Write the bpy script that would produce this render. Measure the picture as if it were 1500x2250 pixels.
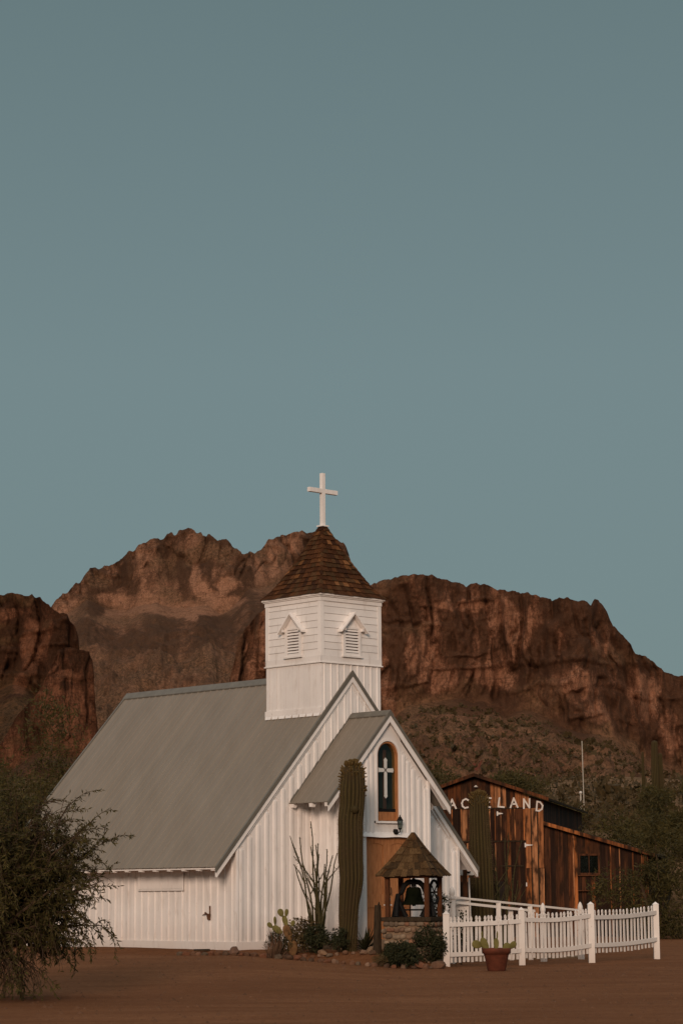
import bpy, math, random
import numpy as np
from mathutils import Matrix, Vector

random.seed(7)
RNG = np.random.default_rng(11)
R = math.radians
scene = bpy.context.scene
for o in list(bpy.data.objects):
    bpy.data.objects.remove(o)
C = scene.collection

# ------------------------------------------------------------------ camera
cam = bpy.data.cameras.new('camera')
cam_o = bpy.data.objects.new('camera', cam)
C.objects.link(cam_o)
cam.sensor_fit = 'VERTICAL'
cam.sensor_height = 36.0
cam.lens = 81.94
cam.clip_end = 20000
cam_o.matrix_world = (Matrix.Translation((0, 0, 1.6)) @ Matrix.Rotation(math.pi / 2 + 0.1614, 4, 'X')
                      @ Matrix.Rotation(-0.007, 4, 'Z'))
scene.camera = cam_o

# ------------------------------------------------------------------ world, sun, exposure
SUN_EL, SUN_AZ = R(16), R(188)          # afterglow low behind the photographer
w = bpy.data.worlds.new('World')
scene.world = w
w.use_nodes = True
nt = w.node_tree
bg = nt.nodes['Background']
sky = nt.nodes.new('ShaderNodeTexSky')
sky.sky_type = 'NISHITA'
sky.sun_disc = False
sky.sun_elevation = SUN_EL
sky.sun_rotation = SUN_AZ
sky.dust_density = 2.0
sc_ = nt.nodes.new('ShaderNodeVectorMath'); sc_.operation = 'SCALE'; sc_.inputs['Scale'].default_value = 0.05
mx = nt.nodes.new('ShaderNodeMix'); mx.data_type = 'RGBA'
mx.inputs['Factor'].default_value = 0.9
# even dusk blue-grey of a clear sky after sundown, deepening a little towards the zenith all round
gtc = nt.nodes.new('ShaderNodeTexCoord'); gsp = nt.nodes.new('ShaderNodeSeparateXYZ'); grp = nt.nodes.new('ShaderNodeValToRGB')
for e_, (p_, c_) in zip([grp.color_ramp.elements[0], grp.color_ramp.elements[1], grp.color_ramp.elements.new(0.22), grp.color_ramp.elements.new(0.42)],
                        [(0.0, (0.176, 0.248, 0.254, 1)), (1.0, (0.095, 0.14, 0.146, 1)), (0.22, (0.178, 0.250, 0.258, 1)), (0.42, (0.128, 0.188, 0.194, 1))]):
    e_.position = p_; e_.color = c_
nt.links.new(gtc.outputs['Generated'], gsp.inputs[0]); nt.links.new(gsp.outputs['Z'], grp.inputs[0])
nt.links.new(grp.outputs[0], mx.inputs['B'])
nt.links.new(sky.outputs[0], sc_.inputs[0])
nt.links.new(sc_.outputs[0], mx.inputs['A'])
nt.links.new(mx.outputs['Result'], bg.inputs['Color'])
bg.inputs['Strength'].default_value = 1.0

sun = bpy.data.lights.new('sun', 'SUN')
sun.energy = 2.2
sun.angle = R(14)
sun.color = (1.0, 0.745, 0.585)
sun_o = bpy.data.objects.new('sun', sun)
C.objects.link(sun_o)
# direction towards the light
ld = Vector((math.sin(SUN_AZ) * math.cos(SUN_EL), math.cos(SUN_AZ) * math.cos(SUN_EL), math.sin(SUN_EL)))
sun_o.rotation_euler = ld.to_track_quat('Z', 'Y').to_euler()
sun_o.location = (0, -20, 30)

scene.view_settings.view_transform = 'Standard'
scene.view_settings.look = 'None'
scene.view_settings.exposure = 0.0
scene.view_settings.gamma = 1.0
scene.render.engine = 'CYCLES'
scene.cycles.max_bounces = 6
scene.cycles.transparent_max_bounces = 8

# ------------------------------------------------------------------ helpers
class MB:
    """collects shapes, then links them as ONE mesh object"""
    def __init__(s, xf=None):
        s.v = []; s.f = []; s.xf = xf
    def add(s, vs, fs):
        n = len(s.v)
        if s.xf is not None:
            vs = [tuple(s.xf @ Vector(p)) for p in vs]
        s.v += [tuple(p) for p in vs]
        s.f += [tuple(i + n for i in f) for f in fs]
        return s
    def box(s, x0, x1, y0, y1, z0, z1):
        return s.add([(x0, y0, z0), (x1, y0, z0), (x1, y1, z0), (x0, y1, z0), (x0, y0, z1), (x1, y0, z1), (x1, y1, z1), (x0, y1, z1)],
                     [(0, 3, 2, 1), (4, 5, 6, 7), (0, 1, 5, 4), (1, 2, 6, 5), (2, 3, 7, 6), (3, 0, 4, 7)])
    def hexa(s, p):            # eight corners, bottom four then top four
        return s.add(p, [(0, 3, 2, 1), (4, 5, 6, 7), (0, 1, 5, 4), (1, 2, 6, 5), (2, 3, 7, 6), (3, 0, 4, 7)])
    def prism(s, poly, a, b):  # poly: list of 2-d points, a/b: functions giving both ends
        n = len(poly)
        vs = [a(*p) for p in poly] + [b(*p) for p in poly]
        fs = [tuple(range(n))[::-1], tuple(range(n, 2 * n))] + [(i, (i + 1) % n, n + (i + 1) % n, n + i) for i in range(n)]
        return s.add(vs, fs)
    def ring(s, outer, inner, f0, f1):   # flat ring between two loops of equal count, given thickness
        n = len(outer)
        vs = [f0(*p) for p in outer] + [f0(*p) for p in inner] + [f1(*p) for p in outer] + [f1(*p) for p in inner]
        fs = []
        for i in range(n):
            j = (i + 1) % n
            fs += [(i, j, n + j, n + i), (2 * n + j, 2 * n + i, 3 * n + i, 3 * n + j), (j, i, 2 * n + i, 2 * n + j), (n + i, n + j, 3 * n + j, 3 * n + i)]
        return s.add(vs, fs)
    def tube(s, path, rad, n=8, cap=True):
        path = [Vector(p) for p in path]
        if not hasattr(rad, '__len__'):
            rad = [rad] * len(path)
        vs = []; fs = []
        for i, p in enumerate(path):
            d = (path[min(i + 1, len(path) - 1)] - path[max(i - 1, 0)]).normalized()
            a = d.cross(Vector((0.13, 0.97, 0.2)))
            if a.length < 1e-3: a = d.cross(Vector((1, 0, 0)))
            a.normalize(); b = d.cross(a)
            for k in range(n):
                t = 2 * math.pi * k / n
                vs.append(p + (a * math.cos(t) + b * math.sin(t)) * rad[i])
        m = len(path)
        for i in range(m - 1):
            for k in range(n):
                fs.append((i * n + k, i * n + (k + 1) % n, (i + 1) * n + (k + 1) % n, (i + 1) * n + k))
        if cap:
            fs += [tuple(range(n))[::-1], tuple(range((m - 1) * n, m * n))]
        return s.add(vs, fs)
    def lathe(s, prof, n=24, c=(0, 0, 0)):
        vs = []; fs = []
        for r, z in prof:
            for k in range(n):
                t = 2 * math.pi * k / n
                vs.append((c[0] + r * math.cos(t), c[1] + r * math.sin(t), c[2] + z))
        m = len(prof)
        for i in range(m - 1):
            for k in range(n):
                fs.append((i * n + k, i * n + (k + 1) % n, (i + 1) * n + (k + 1) % n, (i + 1) * n + k))
        fs += [tuple(range(n))[::-1], tuple(range((m - 1) * n, m * n))]
        return s.add(vs, fs)
    def mesh(s, name, smooth=False):
        me = bpy.data.meshes.new(name)
        me.from_pydata(s.v, [], s.f)
        if smooth: me.shade_smooth()
        return me
    def build(s, name, mat, parent=None, smooth=False, bevel=0.0, col=None):
        return link(name, s.mesh(name, smooth), mat, parent, bevel, col)

def link(name, me, mat, parent=None, bevel=0.0, col=None, loc=None, rot=None):
    o = bpy.data.objects.new(name, me)
    if mat is not None and not me.materials:
        me.materials.append(mat)
    C.objects.link(o)
    if parent is not None: o.parent = parent
    if bevel:
        b = o.modifiers.new('bevel', 'BEVEL'); b.width = bevel; b.segments = 2; b.limit_method = 'ANGLE'
    if col is not None: o.color = (*col, 1)
    if loc is not None: o.location = loc
    if rot is not None: o.rotation_euler = rot
    return o

def tag(o, label=None, cat=None, group=None, kind=None):
    if label: o['label'] = label
    if cat: o['category'] = cat
    if group: o['group'] = group
    if kind: o['kind'] = kind
    return o

def thing(name, loc, rz, label, cat, group=None):
    o = bpy.data.objects.new(name, None)
    o.empty_display_size = 0.2
    C.objects.link(o); o.location = loc; o.rotation_euler = (0, 0, rz)
    return tag(o, label, cat, group)

def npmesh(name, v, f, smooth=False):
    """fast mesh from numpy arrays; f is (n,3) or (n,4)"""
    me = bpy.data.meshes.new(name)
    k = f.shape[1]
    me.vertices.add(len(v)); me.vertices.foreach_set('co', np.ascontiguousarray(v, np.float32).ravel())
    me.loops.add(f.size); me.loops.foreach_set('vertex_index', np.ascontiguousarray(f, np.int32).ravel())
    me.polygons.add(len(f)); me.polygons.foreach_set('loop_start', np.arange(0, f.size, k, dtype=np.int32))
    me.update(calc_edges=True)
    if smooth: me.shade_smooth()
    return me

def attr(me, name, vals):
    a = me.attributes.new(name, 'FLOAT', 'POINT')
    a.data.foreach_set('value', np.ascontiguousarray(vals, np.float32).ravel())

def _h(ix, iy, iz, seed):
    n = (ix * 374761393 + iy * 668265263 + iz * 2147483647 + seed * 1274126177) & 0xffffffff
    n = ((n ^ (n >> 13)) * 1274126177) & 0xffffffff
    n = ((n ^ (n >> 16)) * 2246822519) & 0xffffffff
    return ((n ^ (n >> 15)) & 0xffff) / 65535.0

def vnoise(x, y, z=0.0, seed=0):
    x, y, z = np.broadcast_arrays(np.asarray(x, float), np.asarray(y, float), np.asarray(z, float))
    ix, iy, iz = np.floor(x).astype(np.int64), np.floor(y).astype(np.int64), np.floor(z).astype(np.int64)
    fx, fy, fz = x - ix, y - iy, z - iz
    fx, fy, fz = [t * t * (3 - 2 * t) for t in (fx, fy, fz)]
    r = 0
    for a in (0, 1):
        for b in (0, 1):
            for c in (0, 1):
                r = r + _h(ix + a, iy + b, iz + c, seed) * (fx if a else 1 - fx) * (fy if b else 1 - fy) * (fz if c else 1 - fz)
    return r

def fbm(x, y, z=0.0, o=4, seed=0, ridged=False):
    s = 0; a = 1.0; t = 0
    for k in range(o):
        n = vnoise(np.asarray(x) * 2 ** k, np.asarray(y) * 2 ** k, np.asarray(z) * 2 ** k, seed + 17 * k)
        if ridged: n = 1 - np.abs(2 * n - 1)
        s = s + a * n; t += a; a *= 0.5
    return s / t

def sstep(a, b, x):
    t = np.clip((np.asarray(x, float) - a) / (b - a), 0, 1)
    return t * t * (3 - 2 * t)

# ------------------------------------------------------------------ materials
def new_mat(name, rough=0.7, spec=0.3, metallic=0.0):
    m = bpy.data.materials.new(name); m.use_nodes = True
    n = m.node_tree; b = n.nodes['Principled BSDF']
    b.inputs['Roughness'].default_value = rough
    b.inputs['Specular IOR Level'].default_value = spec
    b.inputs['Metallic'].default_value = metallic
    return m, n, b

def N(n, t, **kw):
    x = n.nodes.new(t)
    for k, v in kw.items():
        if k in x.inputs: x.inputs[k].default_value = v
        else: setattr(x, k, v)
    return x

def noise(n, scale, detail=4, stretch=None, rough=0.6):
    tc = n.nodes.new('ShaderNodeNewGeometry')
    src = tc.outputs['Position']
    if stretch:
        mp = n.nodes.new('ShaderNodeMapping'); mp.inputs['Scale'].default_value = stretch
        n.links.new(src, mp.inputs[0]); src = mp.outputs[0]
    x = n.nodes.new('ShaderNodeTexNoise'); x.inputs['Scale'].default_value = scale
    x.inputs['Detail'].default_value = detail; x.inputs['Roughness'].default_value = rough
    n.links.new(src, x.inputs['Vector'])
    return x.outputs['Fac']

def ramp(n, fac, stops):
    r = n.nodes.new('ShaderNodeValToRGB')
    el = r.color_ramp.elements
    while len(el) < len(stops): el.new(0.5)
    for e, (p, c) in zip(el, stops):
        e.position = p; e.color = (*c, 1) if len(c) == 3 else c
    n.links.new(fac, r.inputs[0])
    return r.outputs[0]

def mix(n, fac, a, b, mode='MIX'):
    m = n.nodes.new('ShaderNodeMix'); m.data_type = 'RGBA'; m.blend_type = mode
    for key, v in (('Factor', fac), ('A', a), ('B', b)):
        if hasattr(v, 'links'): n.links.new(v, m.inputs[key])
        elif isinstance(v, tuple): m.inputs[key].default_value = (*v, 1) if len(v) == 3 else v
        else: m.inputs[key].default_value = v
    return m.outputs['Result']

def bump(n, b, h, strength=0.3, dist=0.02):
    x = n.nodes.new('ShaderNodeBump'); x.inputs['Strength'].default_value = strength; x.inputs['Distance'].default_value = dist
    n.links.new(h, x.inputs['Height']); n.links.new(x.outputs[0], b.inputs['Normal'])

def grey(v): return (v, v, v)

def simple(name, c0, c1, scale=6, rough=0.7, spec=0.3, stretch=None, bs=0.2, bd=0.01, objcol=False):
    """two-tone noise colour; with objcol the noise modulates the object's own colour"""
    m, n, b = new_mat(name, rough, spec)
    f = noise(n, scale, 5, stretch)
    col = ramp(n, f, [(0.3, c0), (0.7, c1)])
    if objcol:
        oi = n.nodes.new('ShaderNodeObjectInfo')
        col = mix(n, 1.0, col, oi.outputs['Color'], 'MULTIPLY')
    n.links.new(col, b.inputs['Base Color'])
    if bs: bump(n, b, f, bs, bd)
    return m

M = {}
# white paint: faint mottling, grey-brown dirt, chips where the board shows through
def white_paint(name, base, chips=0.0, dust=(0.45, 1.15)):
    m, n, b = new_mat(name, 0.6, 0.25)
    f1 = noise(n, 1.3, 5); f2 = noise(n, 9, 6, (1, 1, 0.25)); f3 = noise(n, 30, 4, (1, 1, 0.3))
    c = ramp(n, f1, [(0.3, tuple(x * 0.9 for x in base)), (0.62, base)])
    dirt = ramp(n, f2, [(0.56, grey(0.0)), (0.8, grey(0.5))])
    c = mix(n, dirt, c, (0.42, 0.35, 0.29))
    # red dust splashed up from the yard, ragged along its upper edge
    ge = N(n, 'ShaderNodeNewGeometry'); sp = N(n, 'ShaderNodeSeparateXYZ'); n.links.new(ge.outputs['Position'], sp.inputs[0])
    mr = N(n, 'ShaderNodeMapRange'); mr.inputs['From Min'].default_value = dust[0]; mr.inputs['From Max'].default_value = dust[1]
    mr.inputs['To Min'].default_value = 0.55; mr.inputs['To Max'].default_value = 0.0; n.links.new(sp.outputs['Z'], mr.inputs[0])
    dm = N(n, 'ShaderNodeMath', operation='MULTIPLY'); n.links.new(mr.outputs[0], dm.inputs[0]); n.links.new(f1, dm.inputs[1])
    c = mix(n, dm.outputs[0], c, (0.33, 0.19, 0.11))
    ch = ramp(n, f3, [(0.70 - chips, grey(0.0)), (0.74 - chips, grey(0.8))])
    c = mix(n, ch, c, (0.22, 0.15, 0.10))
    oi = N(n, 'ShaderNodeObjectInfo')
    c = mix(n, 1.0, c, ramp(n, oi.outputs['Random'], [(0.0, grey(0.92)), (1.0, grey(1.03))]), 'MULTIPLY')
    n.links.new(c, b.inputs['Base Color'])
    bump(n, b, f2, 0.12, 0.006)
    return m
M['white'] = white_paint('white_siding_paint', (0.79, 0.75, 0.715))
M['trim'] = white_paint('white_trim_paint', (0.81, 0.77, 0.735), 0.015)
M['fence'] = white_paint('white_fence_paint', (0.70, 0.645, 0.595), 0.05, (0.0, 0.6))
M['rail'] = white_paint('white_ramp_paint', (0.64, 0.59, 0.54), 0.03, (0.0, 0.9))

def roof_metal():
    m, n, b = new_mat('grey_roof_metal', 0.6, 0.25)
    f = noise(n, 2.2, 6, (1, 0.25, 0.25)); g = noise(n, 60, 2); k = noise(n, 0.5, 3)
    c = ramp(n, f, [(0.3, (0.172, 0.143, 0.110)), (0.7, (0.20, 0.169, 0.133))])
    c = mix(n, ramp(n, k, [(0.35, grey(0.0)), (0.7, grey(0.3))]), c, (0.208, 0.165, 0.120))
    c = mix(n, ramp(n, g, [(0.74, grey(0)), (0.78, grey(0.6))]), c, (0.5, 0.48, 0.44))
    oi = N(n, 'ShaderNodeObjectInfo')
    c = mix(n, 1.0, c, ramp(n, oi.outputs['Random'], [(0.0, grey(0.95)), (1.0, grey(1.04))]), 'MULTIPLY')
    n.links.new(c, b.inputs['Base Color'])
    bump(n, b, f, 0.05, 0.01)
    return m
M['roof'] = roof_metal()
M['flash'] = simple('grey_trim_metal', (0.11, 0.10, 0.082), (0.15, 0.137, 0.112), 5, 0.55, 0.3, bs=0.05)  # darker than the roof sheets: shadow along the rake put into the colour
M['shingle'] = simple('cedar_shingle', grey(0.35), grey(1.15), 9, 0.9, 0.05, (6, 6, 0.8), 0.5, 0.012, objcol=True)
M['oak'] = simple('door_wood', (0.22, 0.085, 0.030), (0.48, 0.21, 0.085), 7, 0.6, 0.2, (9, 9, 0.6), 0.2)
M['post'] = simple('shelter_wood', (0.040, 0.016, 0.007), (0.115, 0.043, 0.018), 8, 0.8, 0.1, (7, 7, 0.7), 0.3)
M['oldwood'] = simple('weathered_stump', (0.02, 0.014, 0.009), (0.06, 0.042, 0.026), 8, 0.95, 0.05, (7, 7, 0.6), 0.6, 0.03)
M['iron'] = simple('black_iron', (0.006, 0.006, 0.006), (0.013, 0.012, 0.011), 14, 0.75, 0.12, bs=0.15)
M['bell'] = simple('bell_bronze', (0.003, 0.004, 0.002), (0.008, 0.010, 0.005), 7, 0.9, 0.02, bs=0.1)
M['rust'] = simple('rusty_iron', (0.07, 0.03, 0.015), (0.16, 0.08, 0.045), 12, 0.85, 0.2, bs=0.3)
M['stone'] = simple('field_stone', grey(0.55), grey(1.15), 7, 0.95, 0.1, None, 0.6, 0.03, objcol=True)
M['mortar'] = simple('stone_mortar', (0.15, 0.10, 0.062), (0.24, 0.165, 0.105), 16, 0.95, 0.1, None, 0.6, 0.02)
M['plank'] = None
M['inside'] = simple('dark_interior', (0.055, 0.048, 0.034), (0.075, 0.066, 0.047), 3, 0.9, 0.1, bs=0)  # the darkness of an unlit room, put into the colour
M['curtain'] = simple('red_brown_curtain', (0.16, 0.055, 0.04), (0.24, 0.09, 0.065), 5, 0.9, 0.1, (4, 4, 0.5), bs=0)
M['leadcross'] = simple('frosted_cross', (0.50, 0.50, 0.47), (0.62, 0.61, 0.58), 8, 0.4, 0.4, bs=0)
M['clay'] = simple('terracotta', (0.065, 0.018, 0.009), (0.14, 0.038, 0.018), 5, 0.85, 0.2, (1, 1, 1.6), 0.2)
M['soil'] = simple('potting_soil', (0.03, 0.018, 0.01), (0.07, 0.045, 0.028), 25, 1.0, 0.0, None, 0.8, 0.02)
M['bark'] = simple('grey_brown_bark', (0.035, 0.022, 0.014), (0.09, 0.06, 0.038), 9, 0.95, 0.05, (3, 3, 0.6), 0.6, 0.03)
M['steel'] = simple('pale_pole_paint', (0.30, 0.27, 0.22), (0.42, 0.38, 0.32), 5, 0.6, 0.3, bs=0)

def glass():
    m = bpy.data.materials.new('window_glass'); m.use_nodes = True
    n = m.node_tree; n.nodes.remove(n.nodes['Principled BSDF'])
    t = N(n, 'ShaderNodeBsdfTransparent', Color=(0.72, 0.78, 0.74, 1)); g = N(n, 'ShaderNodeBsdfGlossy', Roughness=0.06)
    x = N(n, 'ShaderNodeMixShader'); x.inputs[0].default_value = 0.025
    n.links.new(t.outputs[0], x.inputs[1]); n.links.new(g.outputs[0], x.inputs[2])
    n.links.new(x.outputs[0], n.nodes['Material Output'].inputs[0])
    return m
M['glass'] = glass()

def plank():
    m, n, b = new_mat('weathered_barn_plank', 0.85, 0.12)
    oi = n.nodes.new('ShaderNodeObjectInfo')
    # every board gets its own grain by shifting the texture with the object's random value
    tc = n.nodes.new('ShaderNodeTexCoord'); mp = N(n, 'ShaderNodeMapping'); mp.inputs['Scale'].default_value = (14, 14, 0.8)
    cb = N(n, 'ShaderNodeCombineXYZ'); mt = N(n, 'ShaderNodeMath', operation='MULTIPLY'); mt.inputs[1].default_value = 40
    n.links.new(oi.outputs['Random'], mt.inputs[0]); n.links.new(mt.outputs[0], cb.inputs[0]); n.links.new(mt.outputs[0], cb.inputs[2])
    n.links.new(tc.outputs['Object'], mp.inputs[0]); n.links.new(cb.outputs[0], mp.inputs['Location'])
    nz = N(n, 'ShaderNodeTexNoise'); nz.inputs['Scale'].default_value = 1.3; nz.inputs['Detail'].default_value = 6; n.links.new(mp.outputs[0], nz.inputs['Vector'])
    mp2 = N(n, 'ShaderNodeMapping'); mp2.inputs['Scale'].default_value = (5, 5, 1.6); n.links.new(tc.outputs['Object'], mp2.inputs[0]); n.links.new(cb.outputs[0], mp2.inputs['Location'])
    n2 = N(n, 'ShaderNodeTexNoise'); n2.inputs['Scale'].default_value = 1.0; n2.inputs['Detail'].default_value = 4; n.links.new(mp2.outputs[0], n2.inputs['Vector'])
    c = ramp(n, nz.outputs['Fac'], [(0.3, grey(0.4)), (0.68, grey(1.45))])
    c = mix(n, 1.0, c, oi.outputs['Color'], 'MULTIPLY')
    c = mix(n, ramp(n, n2.outputs['Fac'], [(0.47, grey(0)), (0.62, grey(0.9))]), c, (0.018, 0.009, 0.005))
    n.links.new(c, b.inputs['Base Color'])
    bump(n, b, nz.outputs['Fac'], 0.5, 0.015)
    return m
M['plank'] = plank()

def leafmat(name, c0, c1, c2=None, trans=0.25):
    m, n, b = new_mat(name, 0.7, 0.15)
    f = noise(n, 1.7, 3); g = noise(n, 23, 2)
    c = ramp(n, f, [(0.32, c0), (0.68, c1)])
    if c2: c = mix(n, ramp(n, g, [(0.5, grey(0)), (0.7, grey(0.8))]), c, c2)
    n.links.new(c, b.inputs['Base Color'])
    tr = N(n, 'ShaderNodeBsdfTranslucent'); n.links.new(c, tr.inputs[0])
    ms = N(n, 'ShaderNodeMixShader'); ms.inputs[0].default_value = trans
    n.links.new(b.outputs[0], ms.inputs[1]); n.links.new(tr.outputs[0], ms.inputs[2])
    n.links.new(ms.outputs[0], n.nodes['Material Output'].inputs[0])
    return m
M['mesquite'] = leafmat('mesquite_leaf', (0.035, 0.030, 0.010), (0.075, 0.064, 0.018), (0.115, 0.078, 0.022))
M['paloverde'] = leafmat('palo_verde_leaf', (0.035, 0.030, 0.010), (0.075, 0.062, 0.018), (0.10, 0.065, 0.02))
M['scrub'] = leafmat('desert_scrub_leaf', (0.030, 0.022, 0.009), (0.075, 0.050, 0.020), (0.16, 0.095, 0.040))
M['shrub'] = leafmat('dark_shrub_leaf', (0.014, 0.018, 0.008), (0.035, 0.036, 0.014), (0.06, 0.05, 0.02))
M['drybush'] = leafmat('dry_bush_leaf', (0.05, 0.035, 0.015), (0.12, 0.085, 0.035), (0.16, 0.10, 0.05))
M['grass'] = leafmat('dry_grass', (0.13, 0.07, 0.04), (0.24, 0.14, 0.08))
M['ocotillo'] = simple('ocotillo_stem', (0.03, 0.028, 0.012), (0.075, 0.06, 0.026), 20, 0.9, 0.1, bs=0.3)
M['pad'] = simple('prickly_pear_pad', (0.095, 0.082, 0.022), (0.16, 0.135, 0.04), 9, 0.75, 0.2, bs=0.2)
M['padold'] = simple('old_prickly_pear_pad', (0.09, 0.045, 0.02), (0.17, 0.095, 0.04), 12, 0.85, 0.1, bs=0.4)

def saguaro_mat():
    m, n, b = new_mat('saguaro_skin', 0.8, 0.15)
    a = N(n, 'ShaderNodeAttribute'); a.attribute_name = 'ridge'
    f = noise(n, 3.0, 5, (1, 1, 0.5)); g = noise(n, 40, 3)
    c = ramp(n, a.outputs['Fac'], [(0.15, (0.009, 0.007, 0.003)), (0.85, (0.056, 0.041, 0.013))])
    c = mix(n, ramp(n, f, [(0.40, grey(0)), (0.66, grey(0.8))]), c, (0.042, 0.027, 0.011))
    c = mix(n, ramp(n, g, [(0.62, grey(0)), (0.75, grey(0.5))]), c, (0.035, 0.022, 0.010))
    n.links.new(c, b.inputs['Base Color']); bump(n, b, g, 0.4, 0.01)
    return m
M['saguaro'] = saguaro_mat()
M['bud'] = simple('cactus_bud', (0.06, 0.045, 0.015), (0.14, 0.085, 0.03), 30, 0.9, 0.1, bs=0.2)

def ground_mat():
    m, n, b = new_mat('desert_dirt_gravel', 0.95, 0.05)
    f1 = noise(n, 0.22, 5); f2 = noise(n, 9, 6); f3 = noise(n, 0.9, 4, (0.35, 1.6, 1)); f4 = noise(n, 45, 3)
    c = ramp(n, f1, [(0.3, (0.148, 0.062, 0.027)), (0.7, (0.215, 0.094, 0.043))])
    c = mix(n, ramp(n, f3, [(0.4, grey(0)), (0.65, grey(0.6))]), c, (0.122, 0.046, 0.018))
    c = mix(n, ramp(n, f2, [(0.42, grey(0.45)), (0.6, grey(0))]), c, (0.105, 0.041, 0.017))
    c = mix(n, ramp(n, f4, [(0.62, grey(0)), (0.72, grey(0.2))]), c, (0.25, 0.125, 0.066))
    # scrubby hillside soil away from the yard
    ge = N(n, 'ShaderNodeAttribute'); ge.attribute_name = 'wild'
    h = noise(n, 0.16, 6); k = noise(n, 1.2, 5)
    wc = ramp(n, h, [(0.3, (0.15, 0.085, 0.045)), (0.55, (0.20, 0.11, 0.058)), (0.75, (0.32, 0.165, 0.095))])
    wc = mix(n, ramp(n, k, [(0.4, grey(0.8)), (0.6, grey(0))]), wc, (0.075, 0.048, 0.020))
    c = mix(n, ge.outputs['Fac'], c, wc)
    n.links.new(c, b.inputs['Base Color'])
    ad = N(n, 'ShaderNodeMath', operation='ADD'); n.links.new(f2, ad.inputs[0]); n.links.new(f4, ad.inputs[1])
    bump(n, b, ad.outputs[0], 0.7, 0.03)
    return m
M['ground'] = ground_mat()

def rock_mat(name, dark, mid, light, veg):
    m, n, b = new_mat(name, 0.95, 0.05)
    t = N(n, 'ShaderNodeAttribute'); t.attribute_name = 'tone'
    v = N(n, 'ShaderNodeAttribute'); v.attribute_name = 'veg'
    st = noise(n, 0.20, 7, (1, 1, 0.3), rough=0.65); fine = noise(n, 1.1, 8, rough=0.75)
    ad = N(n, 'ShaderNodeMath', operation='ADD'); n.links.new(t.outputs['Fac'], ad.inputs[0])
    s1 = N(n, 'ShaderNodeMath', operation='MULTIPLY_ADD'); s1.inputs[1].default_value = 1.0; s1.inputs[2].default_value = -0.5; n.links.new(st, s1.inputs[0])
    n.links.new(s1.outputs[0], ad.inputs[1])
    a2 = N(n, 'ShaderNodeMath', operation='MULTIPLY_ADD'); a2.inputs[1].default_value = 0.9; n.links.new(fine, a2.inputs[0])
    s2 = N(n, 'ShaderNodeMath', operation='ADD'); s2.inputs[1].default_value = -0.45; n.links.new(ad.outputs[0], s2.inputs[0]); n.links.new(s2.outputs[0], a2.inputs[2])
    c = ramp(n, a2.outputs[0], [(0.28, dark), (0.46, mid), (0.68, light)])
    ck = noise(n, 0.55, 5, (1, 1, 0.12), rough=0.6); sr = noise(n, 0.5, 5, (0.12, 0.12, 1), rough=0.6); pt = noise(n, 2.4, 4, rough=0.7)
    c = mix(n, ramp(n, ck, [(0.44, grey(0)), (0.495, grey(0.5)), (0.55, grey(0))]), c, tuple(x * 0.6 for x in dark))
    c = mix(n, ramp(n, sr, [(0.56, grey(0)), (0.60, grey(0.45)), (0.66, grey(0))]), c, tuple(x * 0.8 for x in dark))
    c = mix(n, ramp(n, pt, [(0.30, grey(0.7)), (0.5, grey(0)), (0.7, grey(0))]), c, tuple(x * 0.7 for x in dark))
    c = mix(n, ramp(n, pt, [(0.55, grey(0)), (0.75, grey(0.35))]), c, light)
    # joints: broken-up cell edges, taller than wide, and a finer set
    for (sc2, st2, wd2, am2) in ((0.17, (1, 1, 0.38), 0.035, 0.75), (0.5, (1, 1, 0.6), 0.05, 0.5)):
        gp = N(n, 'ShaderNodeNewGeometry'); nz2 = N(n, 'ShaderNodeTexNoise', Scale=0.35, Detail=4.0)
        n.links.new(gp.outputs['Position'], nz2.inputs['Vector'])
        ds = N(n, 'ShaderNodeVectorMath', operation='MULTIPLY_ADD'); ds.inputs[1].default_value = (5, 5, 5)
        n.links.new(nz2.outputs['Color'], ds.inputs[0]); n.links.new(gp.outputs['Position'], ds.inputs[2])
        mp3 = N(n, 'ShaderNodeMapping'); mp3.inputs['Scale'].default_value = st2; n.links.new(ds.outputs[0], mp3.inputs[0])
        vo = N(n, 'ShaderNodeTexVoronoi', feature='DISTANCE_TO_EDGE'); vo.inputs['Scale'].default_value = sc2; n.links.new(mp3.outputs[0], vo.inputs['Vector'])
        msk = ramp(n, noise(n, 0.12, 3), [(0.42, grey(0.0)), (0.58, grey(am2))])
        ln_ = ramp(n, vo.outputs['Distance'], [(0.0, grey(1.0)), (wd2, grey(0.0))])
        c = mix(n, mix(n, 1.0, msk, ln_, 'MULTIPLY'), c, tuple(x * 0.45 for x in dark))
    g = noise(n, 0.6, 8, rough=0.8)
    vc = ramp(n, g, [(0.40, tuple(x * 0.38 for x in veg)), (0.5, veg), (0.62, tuple(0.5 * (x + y) for x, y in zip(veg, light)))])
    c = mix(n, v.outputs['Fac'], c, vc)
    n.links.new(c, b.inputs['Base Color'])
    bump(n, b, fine, 0.9, 1.2)
    return m
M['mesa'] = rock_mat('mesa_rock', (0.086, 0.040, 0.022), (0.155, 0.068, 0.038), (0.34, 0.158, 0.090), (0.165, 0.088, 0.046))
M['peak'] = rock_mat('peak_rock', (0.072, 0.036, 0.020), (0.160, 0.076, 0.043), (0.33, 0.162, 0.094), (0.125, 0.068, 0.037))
M['spur'] = rock_mat('spur_rock', (0.052, 0.023, 0.012), (0.105, 0.042, 0.022), (0.20, 0.083, 0.044), (0.080, 0.044, 0.020))
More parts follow.
